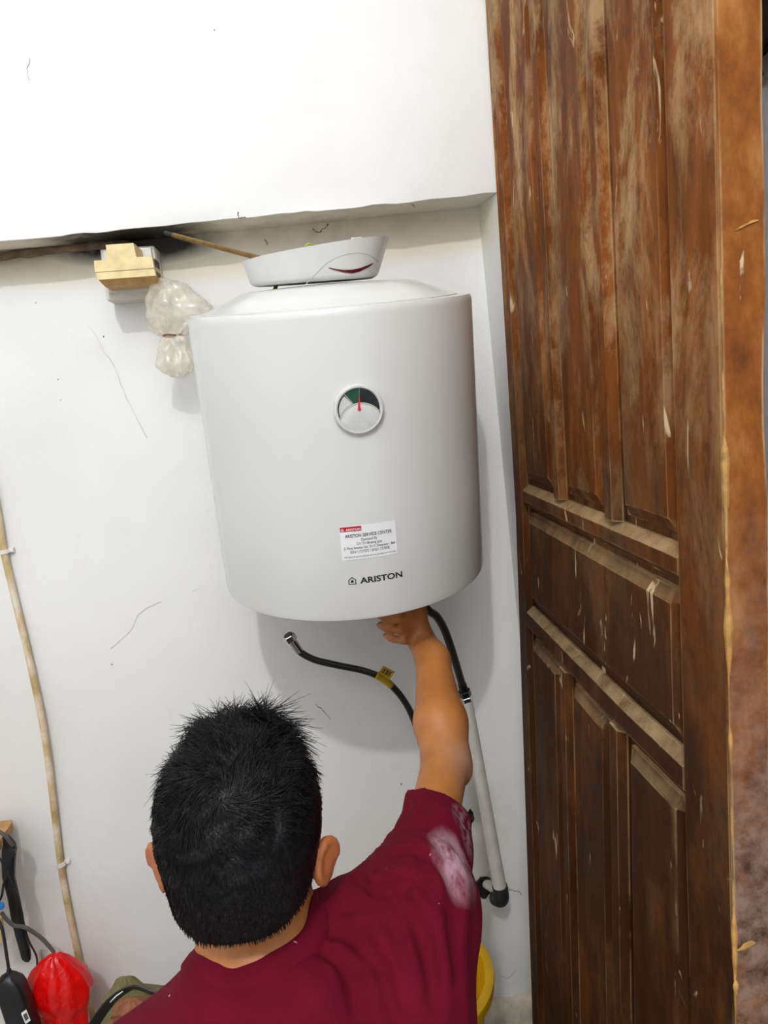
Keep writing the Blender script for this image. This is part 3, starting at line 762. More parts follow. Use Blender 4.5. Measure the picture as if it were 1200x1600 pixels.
# cable running in the corner
pc = [at(-1100, 512, 1.525), at(-600, 464, 1.525), at(-120, 416, 1.525), at(-20, 404, 1.527), at(60, 393, 1.53), at(120, 386, 1.532), at(172, 382, 1.53), at(200, 384, 1.52)]
mb = MB(); P = smoothpath(pc, 10); mb.tube([p+np.array([0, 0, .0015*float(fbm(p*30))]) for p in P], [.0075+.0015*float(fbm(p*50)) for p in P], 10)
cb = mb.build('ceiling_cable', 'cable_d', None, True); tag(cb, 'grimy brown cable running in the corner under the beam', 'cable')

# ------------------------------------------------------------------ conduit on the left
pl = [np.array([-.674, WI-.011, 1.672]), np.array([-.668, WI-.011, 1.45]), at(-16, 740, WI-.011), at(-2, 812, WI-.011), at(6, 862, WI-.011), at(22, 930, WI-.010), at(48, 1040, WI-.012), at(70, 1150, WI-.014), at(84, 1260, WI-.013), at(95, 1350, WI-.010), at(107, 1420, WI-.012), at(124, 1500, WI-.012), at(150, 1610, WI-.012), at(168, 1675, WI-.011)]
con = thing('conduit_pipe', pl[-1], 'thin stained cream conduit running down the white wall', 'pipe')
mb = MB(); mb.tube(smoothpath(pl, 10), .0068, 14); mb.build('conduit_tube', 'conduit', con, True)
for (x, y) in ((6, 862), (95, 1350)):
    c_ = at(x, y, WI-.010); dv = np.array([.012, 0, -.10]); dv /= np.linalg.norm(dv)
    ux = np.cross(dv, [0, 1, 0]); ux /= np.linalg.norm(ux); uy = np.array([0, 1.0, 0])
    rg = []
    for t_, r_ in ((-.004, .0072), (-.004, .0102), (.004, .0102), (.004, .0072)):
        rg.append([c_ + dv*t_ + ux*(r_*math.cos(a)) + uy*(r_*math.sin(a)) for a in np.linspace(0, 6.283, 18, endpoint=False)])
    m2 = MB(); m2.loft(rg+[rg[0]], cap=False); cl = m2.build('pipe_clip', 'clip', con, 40)
    m2 = MB(); e = c_ + np.array([.013, .004, .002]); m2.box(e-np.array([.005, .003, .005]), e+np.array([.005, .005, .005]), .002); m2.build('nail_lug', 'clip', cl, 40)

# ------------------------------------------------------------------ hoses and pipe under the heater
def nut(mb, p, d, r, l, n=6):
    p, d = np.asarray(p, float), np.asarray(d, float)/np.linalg.norm(d)
    a = np.cross(d, [0, 1, 0]); a /= np.linalg.norm(a); b = np.cross(d, a)
    mb.lathe([(r*.9, 0), (r, l*.1), (r, l*.9), (r*.88, l)], p, a, b, d, n)
hp = [at(457, 1003, 1.40), at(468, 1018, 1.405), at(492, 1031, 1.41), at(530, 1040, 1.42), at(568, 1048, 1.43), at(597, 1060, 1.44), at(620, 1080, 1.45), at(638, 1106, 1.46), at(650, 1135, 1.465), at(662, 1175, 1.47), at(685, 1225, 1.485), at(712, 1262, 1.50), at(734, 1277, 1.538)]
hose = thing('loose_hose', hp[-1], 'dark braided hose with a free end and yellow tag below the heater', 'hose')
P = smoothpath(hp, 10); mb = MB(); mb.tube(P, .0066, 14); mb.build('hose_tube', 'hose', hose, True)
d0 = np.array(hp[0])-np.array(hp[1]); d0 /= np.linalg.norm(d0); d0 = d0+np.array([-.05, -.05, .25]); d0 /= np.linalg.norm(d0)
mb = MB(); mb.tube([hp[1]-d0*0, hp[0]+d0*.004], [.0080, .0086], 14); nut(mb, np.array(hp[0])+d0*.003, d0, .0122, .014, 6); mb.build('hose_nut', 'chrome', hose, 30)
mb = MB(); e = np.array(hp[0])+d0*.0172; a_ = np.cross(d0, [0, 1, 0]); a_ /= np.linalg.norm(a_); mb.lathe([(.0085, 0), (.0085, .0006), (.0040, .0007)], e, a_, np.cross(d0, a_), d0, 16); mb.build('nut_bore', 'ink', hose)
ti = 45; tp = [P[i] for i in range(46, 57)]
mb = MB(); mb.tube(tp, .0074, 14); tg = mb.build('tag_sleeve', 'tag', hose, True)
c_ = at(625, 1055, 1.442); u_ = at(632, 1061, 1.442)-at(613, 1051, 1.442); u_ /= np.linalg.norm(u_); v_ = np.array([.25, -.35, .9]); v_ -= u_*(v_@u_); v_ /= np.linalg.norm(v_); b_ = at(607, 1066, 1.443)
b_ = np.array(tp[4])
mb = MB(); q_ = [b_-u_*.013, b_+u_*.013, b_+u_*.013+v_*.028, b_-u_*.013+v_*.028]; nn = np.cross(u_, v_)*.0006
mb.add([p+nn for p in q_]+[p-nn for p in q_], [(0, 1, 2, 3), (7, 6, 5, 4), (0, 4, 5, 1), (1, 5, 6, 2), (2, 6, 7, 3), (3, 7, 4, 0)]); mb.build('tag_flag', 'tag', hose)
mb = MB()
for i in range(6):
    s_ = -.009+.0032*i; w2 = (.0006, .0012, .0005, .0014, .0007, .0011)[i]
    for sg in (1, -1):
        mb.add([b_+u_*(s_-w2)+v_*.012+nn*1.6*sg, b_+u_*(s_+w2)+v_*.012+nn*1.6*sg, b_+u_*(s_+w2)+v_*.025+nn*1.6*sg, b_+u_*(s_-w2)+v_*.025+nn*1.6*sg], [(0, 1, 2, 3)])
mb.build('tag_print', 'ink', hose)

op = HB + hx*.098 + hy*.035 - ax*.05
h2 = [op+ax*.004, op-ax*.012, at(668, 952, 1.365), at(682, 963, 1.372), at(694, 983, 1.385), at(705, 1013, 1.40), at(714, 1042, 1.42), at(724, 1076, 1.44)]
rh = thing('supply_hose', h2[-1], 'black hose curving down from the heater to the white pipe', 'hose')
mb = MB(); mb.tube(smoothpath(h2, 10), .0077, 14); mb.build('hose_tube', 'hose', rh, True)
dd = np.array(h2[-1])-np.array(h2[-2]); dd /= np.linalg.norm(dd)
e = np.array(h2[-1])
mb = MB(); mb.tube([e-dd*.012, e+dd*.004], [.0088, .0088], 14); nut(mb, e+dd*.003, dd, .0125, .016, 6); mb.build('hose_ferrule', 'black', rh, 30)
mb = MB(); nut(mb, e+dd*.018, dd, .0135, .012, 6); mb.lathe([(.0075, 0), (.0105, .002), (.0105, .008), (.005, .009)], e+dd*.024, (0, .6, .8), np.cross((1, 0, 0), (0, .6, .8)), (1, 0, 0), 12); mb.build('union_nut', 'chrome', rh, 30)
pt, pb = e+dd*.030, at(782, 1392, 1.475)
wp = thing('supply_pipe', pb, 'white plastic pipe slanting down to a black elbow by the door', 'pipe')
dp_ = np.array(pb)-np.array(pt)
mb = MB(); mb.tube([pt+dp_*t_ for t_ in np.linspace(0, 1.0, 12)], np.linspace(.0118, .0142, 12).tolist(), 20); mb.build('pipe_tube', 'pvc', wp, 40)
ud = dp_/np.linalg.norm(dp_); wl = at(756, 1386, WI)
mb = MB(); mb.tube(smoothpath([pb-ud*.012, pb+ud*.006, pb+ud*.022+np.array([-.003, .004, 0]), pb+ud*.028+np.array([-.010, .018, 0])], 6), [.0165]*7+[.0172]*6+[.0168]*6, 22)
mb.build('rubber_elbow', 'rubber', wp, 40)
mb = MB(); mb.tube([pb+ud*.014+np.array([-.004, .012, .004]), wl+np.array([.003, .02, .0])], .0105, 18); mb.build('wall_stub', 'pvc', wp, 40)

# ------------------------------------------------------------------ yellow bucket
bz = .25
bc = np.array([.046, 1.345]); bR = .180
bk = thing('bucket', (bc[0], bc[1], FZ), 'yellow plastic bucket standing beside the maroon shirt', 'bucket')
hB = bz-FZ
mb = MB(); mb.lathe([(.118, FZ+.002), (.122, FZ), (.127, FZ+.01), (bR-.015, bz-.02), (bR-.014, bz-.004), (bR-.017, bz-.004), (bR-.018, bz-.02), (.122, FZ+.012), (.02, FZ+.012)], (bc[0], bc[1], 0), n=72); mb.build('bucket_body', 'yellow', bk, 40)
mb = MB(); mb.lathe([(bR-.019, bz-.006), (bR-.018, bz), (bR-.008, bz+.001), (bR-.001, bz-.001), (bR, bz-.006), (bR-.002, bz-.022), (bR-.005, bz-.022), (bR-.008, bz-.008)], (bc[0], bc[1], 0), n=72)
n_ = 72; mb.f = mb.f[:-2] + [((7)*n_+k, 7*n_+(k+1) % n_, (k+1) % n_, k) for k in range(n_)]
mb.build('bucket_rim', 'yellow', bk, 50)

# ------------------------------------------------------------------ clutter at the lower left
def rowbag(rows, Y, dep, n=40, amp=.004, fr_=28, seed=0.0, steps=3):
    R_ = np.array(rows, float); yy = np.linspace(0, len(R_)-1, (len(R_)-1)*steps+1); rg = []
    for t_ in yy:
        i = min(int(t_), len(R_)-2); f_ = t_-i; y, l, r = R_[i]*(1-f_)+R_[i+1]*f_
        a_, b_ = at(l, y, Y), at(r, y, Y); c0 = (a_+b_)/2; hw = max(.001, np.linalg.norm(b_-a_)/2); ring = []
        for k in range(n):
            a = 2*math.pi*k/n; p = c0 + np.array([hw*math.cos(a), hw*dep*math.sin(a), 0]); p[2] = c0[2] + (b_[2]-a_[2])/2*math.cos(a)
            q = amp*.5*abs(math.sin(a*4.5+2.5*float(vnoise(p*12+seed))))**2 + amp*float(fbm(p*fr_+seed, 3)) + amp*.8*abs(float(vnoise(np.array([a*2.2+seed, p[2]*9, seed]))))
            dirv = np.array([math.cos(a), math.sin(a), .3*math.sin(a*3)]); ring.append(p + dirv*q*min(1, hw/.01))
        rg.append(ring)
    o = MB(); o.loft(rg); return o
bag = rowbag([(436, 247, 263), (443, 243, 280), (452, 239, 298), (466, 234, 316), (480, 232, 331), (494, 233, 322), (508, 239, 303), (518, 247, 290), (524, 254, 284)], 1.455, .5, amp=.0075, fr_=34, seed=2.1)
pbg = thing('plastic_bag', at(275, 590, 1.455), 'tied milky plastic bag hanging beside the heater top', 'plastic bag')
bag.build('bag_body', 'film', pbg, True)
rowbag([(524, 256, 284), (532, 252, 292), (545, 252, 296), (560, 253, 300), (573, 251, 301), (582, 258, 296), (589, 268, 284)], 1.455, .5, amp=.007, fr_=46, seed=5.5).build('bag_skirt', 'film', pbg, True)
mb = MB(); c_ = at(270, 524, 1.455)
mb.tube([c_+np.array([.017*math.cos(a), .010*math.sin(a), .0015*math.sin(2*a)]) for a in np.linspace(0, 6.6, 26)], .0016, 8); mb.build('tie_band', 'rag', pbg, True)

rb = rowbag([(1491, 82, 92), (1496, 72, 98), (1502, 64, 112), (1512, 56, 127), (1524, 46, 136), (1540, 42, 139), (1556, 48, 137), (1570, 54, 132), (1584, 60, 131), (1600, 65, 137), (1625, 60, 146), (1655, 52, 152), (1690, 50, 155)], 1.43, .62, amp=.007, fr_=22, seed=1.7)
for i, p in enumerate(rb.v):
    if p[2] < FZ+.002: rb.v[i] = (p[0], p[1], FZ+.002)
rbo = rb.build('red_bag', 'redbag', None, True); tag(rbo, 'crumpled bright red plastic bag by the black adapter', 'plastic bag')
# olive bag
ob_ = rowbag([(1527, 190, 201), (1534, 183, 209), (1544, 176, 226), (1554, 170, 262), (1566, 163, 290), (1582, 154, 310), (1600, 144, 322), (1640, 126, 338), (1690, 112, 350), (1740, 100, 352), (1800, 100, 350)], 1.24, .42, amp=.006, fr_=18, seed=8.2)
for i, p in enumerate(ob_.v):
    if p[2] < FZ+.002: ob_.v[i] = (p[0], p[1], FZ+.002)
zmin = min(p[2] for p in ob_.v)
olv = thing('canvas_bag', (ob_.v[-1][0], 1.24, FZ), 'olive canvas bag with a black strap behind the man', 'bag')
ob_.build('bag_body', 'olive', olv, True)
mb = MB(); sp_ = smoothpath([at(140, 1612, 1.165), at(158, 1584, 1.17), at(176, 1562, 1.175), at(198, 1546, 1.18), at(215, 1543, 1.185), at(240, 1552, 1.18), at(262, 1556, 1.18), at(278, 1545, 1.2)], 6)
rg = []
for i, p in enumerate(sp_):
    d = sp_[min(i+1, len(sp_)-1)]-sp_[max(i-1, 0)]; d /= np.linalg.norm(d); u = np.cross(d, [0, 1, 0]); u /= np.linalg.norm(u); u = u*.8+np.array([0, -.6, 0])
    v2 = np.cross(d, u); v2 /= np.linalg.norm(v2); rg.append([p+u*.011+v2*.0012, p+u*.011-v2*.0012, p-u*.011-v2*.0012, p-u*.011+v2*.0012])
mb.loft(rg); mb.build('strap', 'black', olv, 40)
mb = MB(); mb.tube([at(172, 1566, 1.155), at(182, 1556, 1.157), at(192, 1549, 1.16)], .0012, 6); mb.build('zip_edge', 'plastic_w', olv, True)
rg_ = rowbag([(1560, 200, 208), (1566, 188, 218), (1574, 182, 228), (1586, 176, 236), (1604, 170, 240), (1640, 172, 240)], 1.13, .5, amp=.009, fr_=30, seed=3.3)
rgo = rg_.build('rag', 'rag', None, True); tag(rgo, 'crumpled reddish-brown rag tucked against the olive bag', 'rag')

# low wooden table corner with a router antenna over its edge
tz = at(8, 1310, 1.40)[2]
tb = thing('side_table', (-.82, 1.40, FZ), 'pale wooden table corner at the left edge of the photo', 'table')
e0, e1 = at(15, 1285, 1.52), at(18, 1300, 1.50)
mb = MB(); zt_ = e0[2]; xr = at(17, 1296, 1.51)[0]; f2 = at(0, 1330, 1.40)
mb.loft([[(xr-.42, 1.53, z), (xr-.004, 1.53, z), (xr, 1.515, z), (f2[0]-.02, 1.38, z), (f2[0]-.10, 1.20, z), (xr-.42, 1.20, z)] for z in (zt_-.018, zt_)]); mb.build('table_top', 'wood', tb, 30)
for (x, y) in ((-.98, 1.24), (-.98, 1.50), (-.86, 1.50)):
    mb = MB(); mb.box((x-.015, y-.015, FZ), (x+.015, y+.015, zt_-.018), .003); mb.build('leg', 'wood', tb)
# antenna: flat tapering black paddle with a rounded end
ant = thing('router_antenna', at(42, 1500, 1.47), 'long black flat antenna hanging below the wooden table corner', 'antenna')
rows_a = [(1306, 4, 14, .006), (1318, 6, 24, .008), (1326, 4, 26, .009), (1345, 3, 24, .008), (1370, 4, 23, .0075), (1400, 12, 30, .007), (1430, 17, 36, .0065), (1460, 24, 41, .006), (1485, 31, 47.5, .0055), (1494, 33, 48.5, .005), (1499, 35, 48, .004), (1502.5, 39, 45.5, .002)]
mb = MB(); rg = []
for y, l, r, tk in rows_a:
    a_, b_ = at(l, y, 1.455), at(r, y, 1.455); c0 = (a_+b_)/2; hw = (b_-a_)/2
    rg.append([c0 + hw*math.copysign(abs(math.cos(a))**.6, math.cos(a)) + np.array([0, tk*math.copysign(abs(math.sin(a))**.6, math.sin(a)), 0]) for a in np.linspace(0, 6.283, 20, endpoint=False)])
mb.loft(rg); mb.build('paddle', 'black', ant, 50)
mb = MB(); c_ = at(17, 1331, 1.448); mb.lathe([(.004, -.004), (.009, -.003), (.010, .004), (.006, .006)], c_, (1, 0, 0), (0, 0, 1), (0, -1, 0), 16); mb.build('hinge', 'black', ant, 40)
def cable(name, pts, r, mat, label):
    m2 = MB(); m2.tube(smoothpath(pts, 8), r, 9); o = m2.build(name, mat, None, True); return tag(o, label, 'cable')
cable('cable', [at(-30, 1288, 1.44), at(-8, 1296, 1.44), at(6, 1304, 1.44), at(14, 1314, 1.441), at(20, 1322, 1.444)], .0034, 'cable_g', 'grey cable lying over the wooden table corner')
cable('cable', [at(-14, 1330, 1.425), at(0, 1342, 1.425), at(10, 1362, 1.425), at(24, 1392, 1.43), at(33, 1420, 1.44), at(38, 1446, 1.445), at(45, 1470, 1.45), at(56, 1492, 1.45), at(58, 1508, 1.445), at(56, 1530, 1.44)], .0019, 'cable_b', 'thin black cable crossing in front of the hanging antenna')
cable('cable', [at(-10, 1420, 1.44), at(2, 1402, 1.44), at(6, 1380, 1.44), at(14, 1360, 1.44)], .0022, 'cable_b', 'short black cable crossing above the blue plug')
cable('cable', [at(2, 1426, 1.42), at(10, 1436, 1.42), at(22, 1446, 1.425), at(36, 1448, 1.43), at(50, 1455, 1.435), at(65, 1466, 1.44), at(78, 1480, 1.44), at(85, 1489, 1.44)], .0038, 'cable_g', 'thick grey cable arching into the top of the red bag')
# power adapter
adp = thing('power_adapter', at(34, 1680, 1.36), 'black power adapter with a small white label beside the red bag', 'power adapter')
rows_p = [(1519, 12, 17, .006), (1525, 6, 24, .014), (1531, -2, 34, .018), (1538, -4, 39, .019), (1560, 2, 47, .02), (1590, 12, 56, .02), (1625, 24, 68, .02), (1660, 36, 80, .02), (1676, 42, 86, .019)]
mb = MB(); rg = []
for y, l, r, tk in rows_p:
    a_, b_ = at(l, y+ (0), 1.37), at(r, y, 1.37); c0 = (a_+b_)/2; hw = (b_-a_)/2
    rg.append([c0 + hw*math.copysign(abs(math.cos(a))**.45, math.cos(a)) + np.array([0, tk*math.copysign(abs(math.sin(a))**.45, math.sin(a)), 0]) for a in np.linspace(0, 6.283, 24, endpoint=False)])
mb.loft(rg); pa = mb.build('adapter_body', 'black', adp, 45)
mb = MB(); ft = 1.37-.0206; lab = [at(33, 1583, ft), at(41, 1577, ft), at(48, 1594, ft), at(40, 1600, ft)]
mb.add(lab+[p+np.array([0, -.0006, 0]) for p in lab], [(0, 1, 2, 3), (7, 6, 5, 4), (0, 4, 5, 1), (1, 5, 6, 2), (2, 6, 7, 3), (3, 7, 4, 0)]); mb.build('rating_label', 'paper', adp)
mb = MB(); lab2 = [at(36, 1586, ft-.001), at(41, 1582, ft-.001), at(45, 1591, ft-.001), at(40, 1596, ft-.001)]; mb.add(lab2, [(0, 1, 2, 3)]); mb.build('label_print', 'cable_g', adp)
mb = MB(); mb.tube(smoothpath([at(14.5, 1522, 1.37), at(13, 1510, 1.37), at(10, 1490, 1.37), at(6, 1464, 1.375), at(2, 1448, 1.38), at(-6, 1430, 1.39)], 8), [.0045]*6+[.0030]*35, 10); mb.build('power_cord', 'cable_b', adp, True)
# blue plug and beige connector at the very edge
mb = MB(); c_ = at(0, 1416, 1.40); mb.tube([c_+np.array([-.03, 0, .003]), c_+np.array([.004, 0, 0]), c_+np.array([.007, 0, 0])], [.0068, .0068, .004], 14); o = mb.build('blue_plug', 'blue', None, 40); tag(o, 'small blue plug at the left edge of the photo', 'plug')
c_ = at(-3, 1450, 1.41); o = thing('beige_connector', c_-np.array([.011, 0, .027]), 'beige connector block below the small blue plug', 'connector')
mb = MB(); mb.box(c_-np.array([.03, .01, .027]), c_+np.array([.008, .01, .022]), .005, 3); mb.build('connector_body', 'cream', o, 40)
mb = MB(); mb.tube(smoothpath([c_+np.array([-.018, 0, .02]), c_+np.array([-.022, .004, .06]), c_+np.array([-.03, .01, .10]), np.array([c_[0]-.035, 1.42, zt_-.022])], 6), .003, 8); mb.build('connector_cord', 'cable_b', o, True)
mb = MB(); c_ = at(62, 1494, WI-.006); mb.box(c_-np.array([.004, .005, .012]), c_+np.array([.004, .006, .012]), .002); o = mb.build('cable_stub', 'pvc', None, 40); tag(o, 'short pale plastic stub on the wall above the red bag', 'stub')

# ------------------------------------------------------------------ the man, seen from behind
class Field:
    def __init__(s, lo, hi, h):
        s.lo = np.array(lo, np.float32); s.h = h; s.n = np.ceil((np.array(hi)-np.array(lo))/h).astype(int)+1
        s.f = np.full(tuple(s.n), 1.0, np.float32)
    def sub(s, lo, hi):
        a = np.clip(np.floor((np.array(lo)-s.lo)/s.h).astype(int), 0, s.n); b = np.clip(np.ceil((np.array(hi)-s.lo)/s.h).astype(int)+1, 0, s.n)
        sl_ = tuple(slice(int(i), int(j)) for i, j in zip(a, b))
        g = np.meshgrid(*[s.lo[k]+s.h*np.arange(a[k], b[k], dtype=np.float32) for k in range(3)], indexing='ij')
        return sl_, g
    def put(s, d, sl_, k):
        f = s.f[sl_]
        if k > 0:
            hh = np.maximum(k-np.abs(f-d), 0)/k; s.f[sl_] = np.minimum(f, d)-hh*hh*k*.25
        else: s.f[sl_] = np.minimum(f, d)
    def cone(s, a, b, ra, rb, k=.02):
        a, b = np.asarray(a, float), np.asarray(b, float); m = max(ra, rb)+k+.03
        sl_, (X, Y, Z) = s.sub(np.minimum(a, b)-m, np.maximum(a, b)+m)
        if X.size == 0: return
        d = b-a; L2 = float(d@d)+1e-9
        t_ = np.clip(((X-a[0])*d[0]+(Y-a[1])*d[1]+(Z-a[2])*d[2])/L2, 0, 1)
        D = np.sqrt((X-a[0]-t_*d[0])**2+(Y-a[1]-t_*d[1])**2+(Z-a[2]-t_*d[2])**2)-(ra+(rb-ra)*t_)
        s.put(D.astype(np.float32), sl_, k)
    def ell(s, c, r, k=.02, rot=None, cut=False):
        c, r = np.asarray(c, float), np.asarray(r, float); m = max(r)+k+.03
        sl_, (X, Y, Z) = s.sub(c-m, c+m)
        if X.size == 0: return
        Q = [X-c[0], Y-c[1], Z-c[2]]
        if rot is not None:
            Rm = np.array(rot); Q = [Q[0]*Rm[0, i]+Q[1]*Rm[1, i]+Q[2]*Rm[2, i] for i in range(3)]
        k0 = np.sqrt(sum((q/ri)**2 for q, ri in zip(Q, r))); k1 = np.sqrt(sum((q/ri**2)**2 for q, ri in zip(Q, r)))+1e-6
        D = (k0*(k0-1)/k1).astype(np.float32)
        if cut:
            f = s.f[sl_]; d = -D; hh = np.maximum(k-np.abs(f-d), 0)/max(k, 1e-6); s.f[sl_] = np.maximum(f, d)+hh*hh*k*.25
        else: s.put(D, sl_, k)
    def all(s): return s.sub(s.lo, s.lo+s.h*(s.n-1))
    def mesh(s, smooth=2):                     # surface nets
        f = s.f; n = f.shape; neg = f < 0
        c = np.zeros((n[0]-1, n[1]-1, n[2]-1), np.int8)
        corners = [(i, j, k) for i in (0, 1) for j in (0, 1) for k in (0, 1)]
        sl2 = lambda o: tuple(slice(o[a], n[a]-1+o[a]) for a in range(3))
        for o in corners: c += neg[sl2(o)]
        act = (c > 0) & (c < 8); idx = np.argwhere(act); vid = np.full(act.shape, -1, np.int32); vid[act] = np.arange(len(idx))
        acc = np.zeros((len(idx), 3), np.float64); cnt = np.zeros(len(idx))
        for o in corners:
            for a in range(3):
                if o[a]: continue
                o2 = list(o); o2[a] = 1
                p, q = idx+np.array(o), idx+np.array(o2); fp = f[p[:, 0], p[:, 1], p[:, 2]]; fq = f[q[:, 0], q[:, 1], q[:, 2]]
                m = (fp < 0) != (fq < 0); t_ = np.where(m, fp/(fp-fq+1e-12*(~m)), 0)
                pt_ = p.astype(float); pt_[:, a] += t_; acc[m] += pt_[m]; cnt[m] += 1
        V = acc/cnt[:, None]*s.h+s.lo
        Fs = []
        for a in range(3):
            b, c2 = (a+1) % 3, (a+2) % 3
            A = [slice(None)]*3; A[a] = slice(0, n[a]-1); B = [slice(None)]*3; B[a] = slice(1, n[a])
            ch = neg[tuple(A)] != neg[tuple(B)]; e = np.argwhere(ch)
            ok = (e[:, b] > 0) & (e[:, c2] > 0) & (e[:, b] < n[b]-1) & (e[:, c2] < n[c2]-1); e = e[ok]
            sgn = neg[e[:, 0], e[:, 1], e[:, 2]]
            def g(db, dc):
                q = e.copy(); q[:, b] -= db; q[:, c2] -= dc; return vid[q[:, 0], q[:, 1], q[:, 2]]
            quad = np.stack([g(1, 1), g(0, 1), g(0, 0), g(1, 0)], 1); quad[~sgn] = quad[~sgn][:, ::-1]; Fs.append(quad)
        Fs = np.concatenate(Fs); Fs = Fs[(Fs >= 0).all(1)]
        E_ = np.concatenate([Fs[:, [0, 1]], Fs[:, [1, 2]], Fs[:, [2, 3]], Fs[:, [3, 0]]]); 
        for _ in range(smooth):
            S = np.zeros_like(V); N_ = np.zeros(len(V)); 
            for i in range(3): S[:, i] = np.bincount(E_[:, 0], V[E_[:, 1], i], len(V)) + np.bincount(E_[:, 1], V[E_[:, 0], i], len(V))
            N_ = np.bincount(E_[:, 0], minlength=len(V))+np.bincount(E_[:, 1], minlength=len(V))
            V = .5*V+.5*S/np.maximum(N_, 1)[:, None]
        return V, Fs
def np_obj(V, Fs, name, mat, parent, o):
    me = bpy.data.meshes.new(name); me.vertices.add(len(V)); me.vertices.foreach_set('co', (V-o).astype(np.float32).ravel())
    k = Fs.shape[1]; me.loops.add(Fs.size); me.loops.foreach_set('vertex_index', Fs.astype(np.int32).ravel())
    me.polygons.add(len(Fs)); me.polygons.foreach_set('loop_start', np.arange(0, Fs.size, k, dtype=np.int32)); me.polygons.foreach_set('loop_total', np.full(len(Fs), k, np.int32))
    me.update(); me.validate(); return finish(me, name, mat, parent, o, True)

EAR = np.array([-.124, .738, .905])               # midpoint between the ears
HC = EAR+np.array([0, -.004, .036])               # cranium centre
NB = np.array([-.116, .722, .782])                # base of the neck
def P3(x, y, Y): return at(x, y, Y)
SHR = P3(644, 1432, .775); ELB = P3(697, 1188, 1.035); WRI = P3(676, 1030, 1.19)
SHL = np.array([-.305, .655, .680]); ELL = np.array([-.355, .80, .47]); WRL = np.array([-.27, .98, .36])
PEL = np.array([-.135, .60, .14])
FLD = Field((-.46, .38, FZ-.006), (.24, 1.36, 1.07), .0045)
B = FLD
# torso
B.ell((-.115, .645, .60), (.165, .105, .19), .03); B.ell((-.128, .625, .36), (.148, .105, .17), .04); B.ell(PEL+np.array([0, 0, .03]), (.165, .12, .11), .04)
B.cone(NB+np.array([0, .0, -.03]), SHL, .055, .052, .05); B.cone(NB+np.array([.01, .005, -.03]), SHR, .055, .050, .05)
B.ell((-.215, .63, .62), (.085, .07, .11), .04); B.ell((-.015, .665, .65), (.085, .075, .12), .04)
# neck and head
B.cone(EAR+np.array([.002, .027, -.045]), NB, .052, .058, .025); B.cone(NB, NB+np.array([0, -.01, -.06]), .062, .085, .04)
B.ell(HC, (.0735, .089, .079), .015); B.ell(EAR+np.array([0, .045, -.040]), (.058, .058, .075), .03)
B.ell(EAR+np.array([0, .075, -.085]), (.030, .026, .026), .025)                      # chin
B.cone(EAR+np.array([0, .093, .018]), EAR+np.array([0, .108, -.022]), .008, .013, .012)    # nose
B.cone(EAR+np.array([-.032, .083, .028]), EAR+np.array([.032, .083, .028]), .011, .011, .012)  # brow
for s_ in (-1, 1):
    B.ell(EAR+np.array([.030*s_, .094, .008]), (.015, .010, .009), .006, cut=True); B.ell(EAR+np.array([.030*s_, .086, .008]), (.011, .011, .010), .003)
    B.ell(EAR+np.array([.036*s_, .080, -.03]), (.022, .02, .024), .02)
B.cone(EAR+np.array([-.018, .096, -.052]), EAR+np.array([.018, .096, -.052]), .006, .006, .006); B.cone(EAR+np.array([-.015, .096, -.062]), EAR+np.array([.015, .096, -.062]), .006, .006, .006)
# ears: thin tilted shells standing off the head
for s_ in (-1, 1):
    th = math.radians(34)*s_
    Rm = np.array([[math.cos(th), math.sin(th)*1, 0], [-math.sin(th), math.cos(th), 0], [0, 0, 1]]); 
    tz_ = math.radians(8)*s_
    e = EAR+np.array([.082*s_, -.008, -.006-.008*s_])
    B.ell(e, (.0060, .0185, .0235), .005, Rm)
    B.ell(e+np.array([-.006*s_, .006, -.004]), (.011, .013, .020), .008, Rm)
    hp_ = [e+Rm@np.array([.0035*s_, .0185*math.cos(a)-.001, .0215*math.sin(a)]) for a in np.linspace(-1.2+math.pi*.35, math.pi*1.35, 12)]
    for i in range(11): B.cone(hp_[i], hp_[i+1], .0048, .0048, .004)
    B.ell(e+np.array([-.003*s_, .006, -.022]), (.007, .009, .009), .005)
# right arm, reaching up under the heater
B.cone(SHR, SHR*.5+ELB*.5, .044, .033, .02); B.cone(SHR*.5+ELB*.5, ELB, .033, .0335, .015)
FA = ELB*.68+WRI*.32+np.array([-.001, .0, .004])
B.cone(ELB, FA, .0350, .0385, .012); B.cone(FA, WRI, .0385, .0265, .015); B.ell(ELB+np.array([.014, -.010, -.016]), (.018, .018, .018), .015)
SC = HB + hx*.048 - hy*.075                        # axis of the nipple being gripped
zf = at(640, 985, 1.215)[2]
PALM = np.array([SC[0]+.040, SC[1]-.004, zf+.012])
B.cone(WRI, PALM+np.array([.006, -.004, -.030]), .0255, .023, .015); B.cone(PALM+np.array([.004, -.006, -.026]), PALM+np.array([.002, 0, .030]), .020, .019, .012)
for i, (dz, L) in enumerate(((-.028, .82), (-.0095, .95), (.009, 1.0), (.0275, .93))):
    k0 = PALM+np.array([-.002, -.016, dz]); r0 = .0082 if i else .0074
    k1 = k0+np.array([-.026*L, -.014, .004]); k2 = k1+np.array([-.024*L, .008, .003]); k3 = k2+np.array([-.010*L, .018, .001])
    B.cone(k0, k1, .0092, r0+.0004, .003); B.cone(k1, k2, r0+.0004, r0-.0006, .002); B.cone(k2, k3, r0-.0004, r0-.0016, .002)
k0 = PALM+np.array([.0, .012, -.012]); k1 = k0+np.array([-.016, .020, .022]); k2 = k1+np.array([-.026, .004, .020]); k3 = k2+np.array([-.018, -.012, .010])
B.cone(k0, k1, .0125, .0105, .008); B.cone(k1, k2, .0105, .0090, .003); B.cone(k2, k3, .0090, .0070, .003)
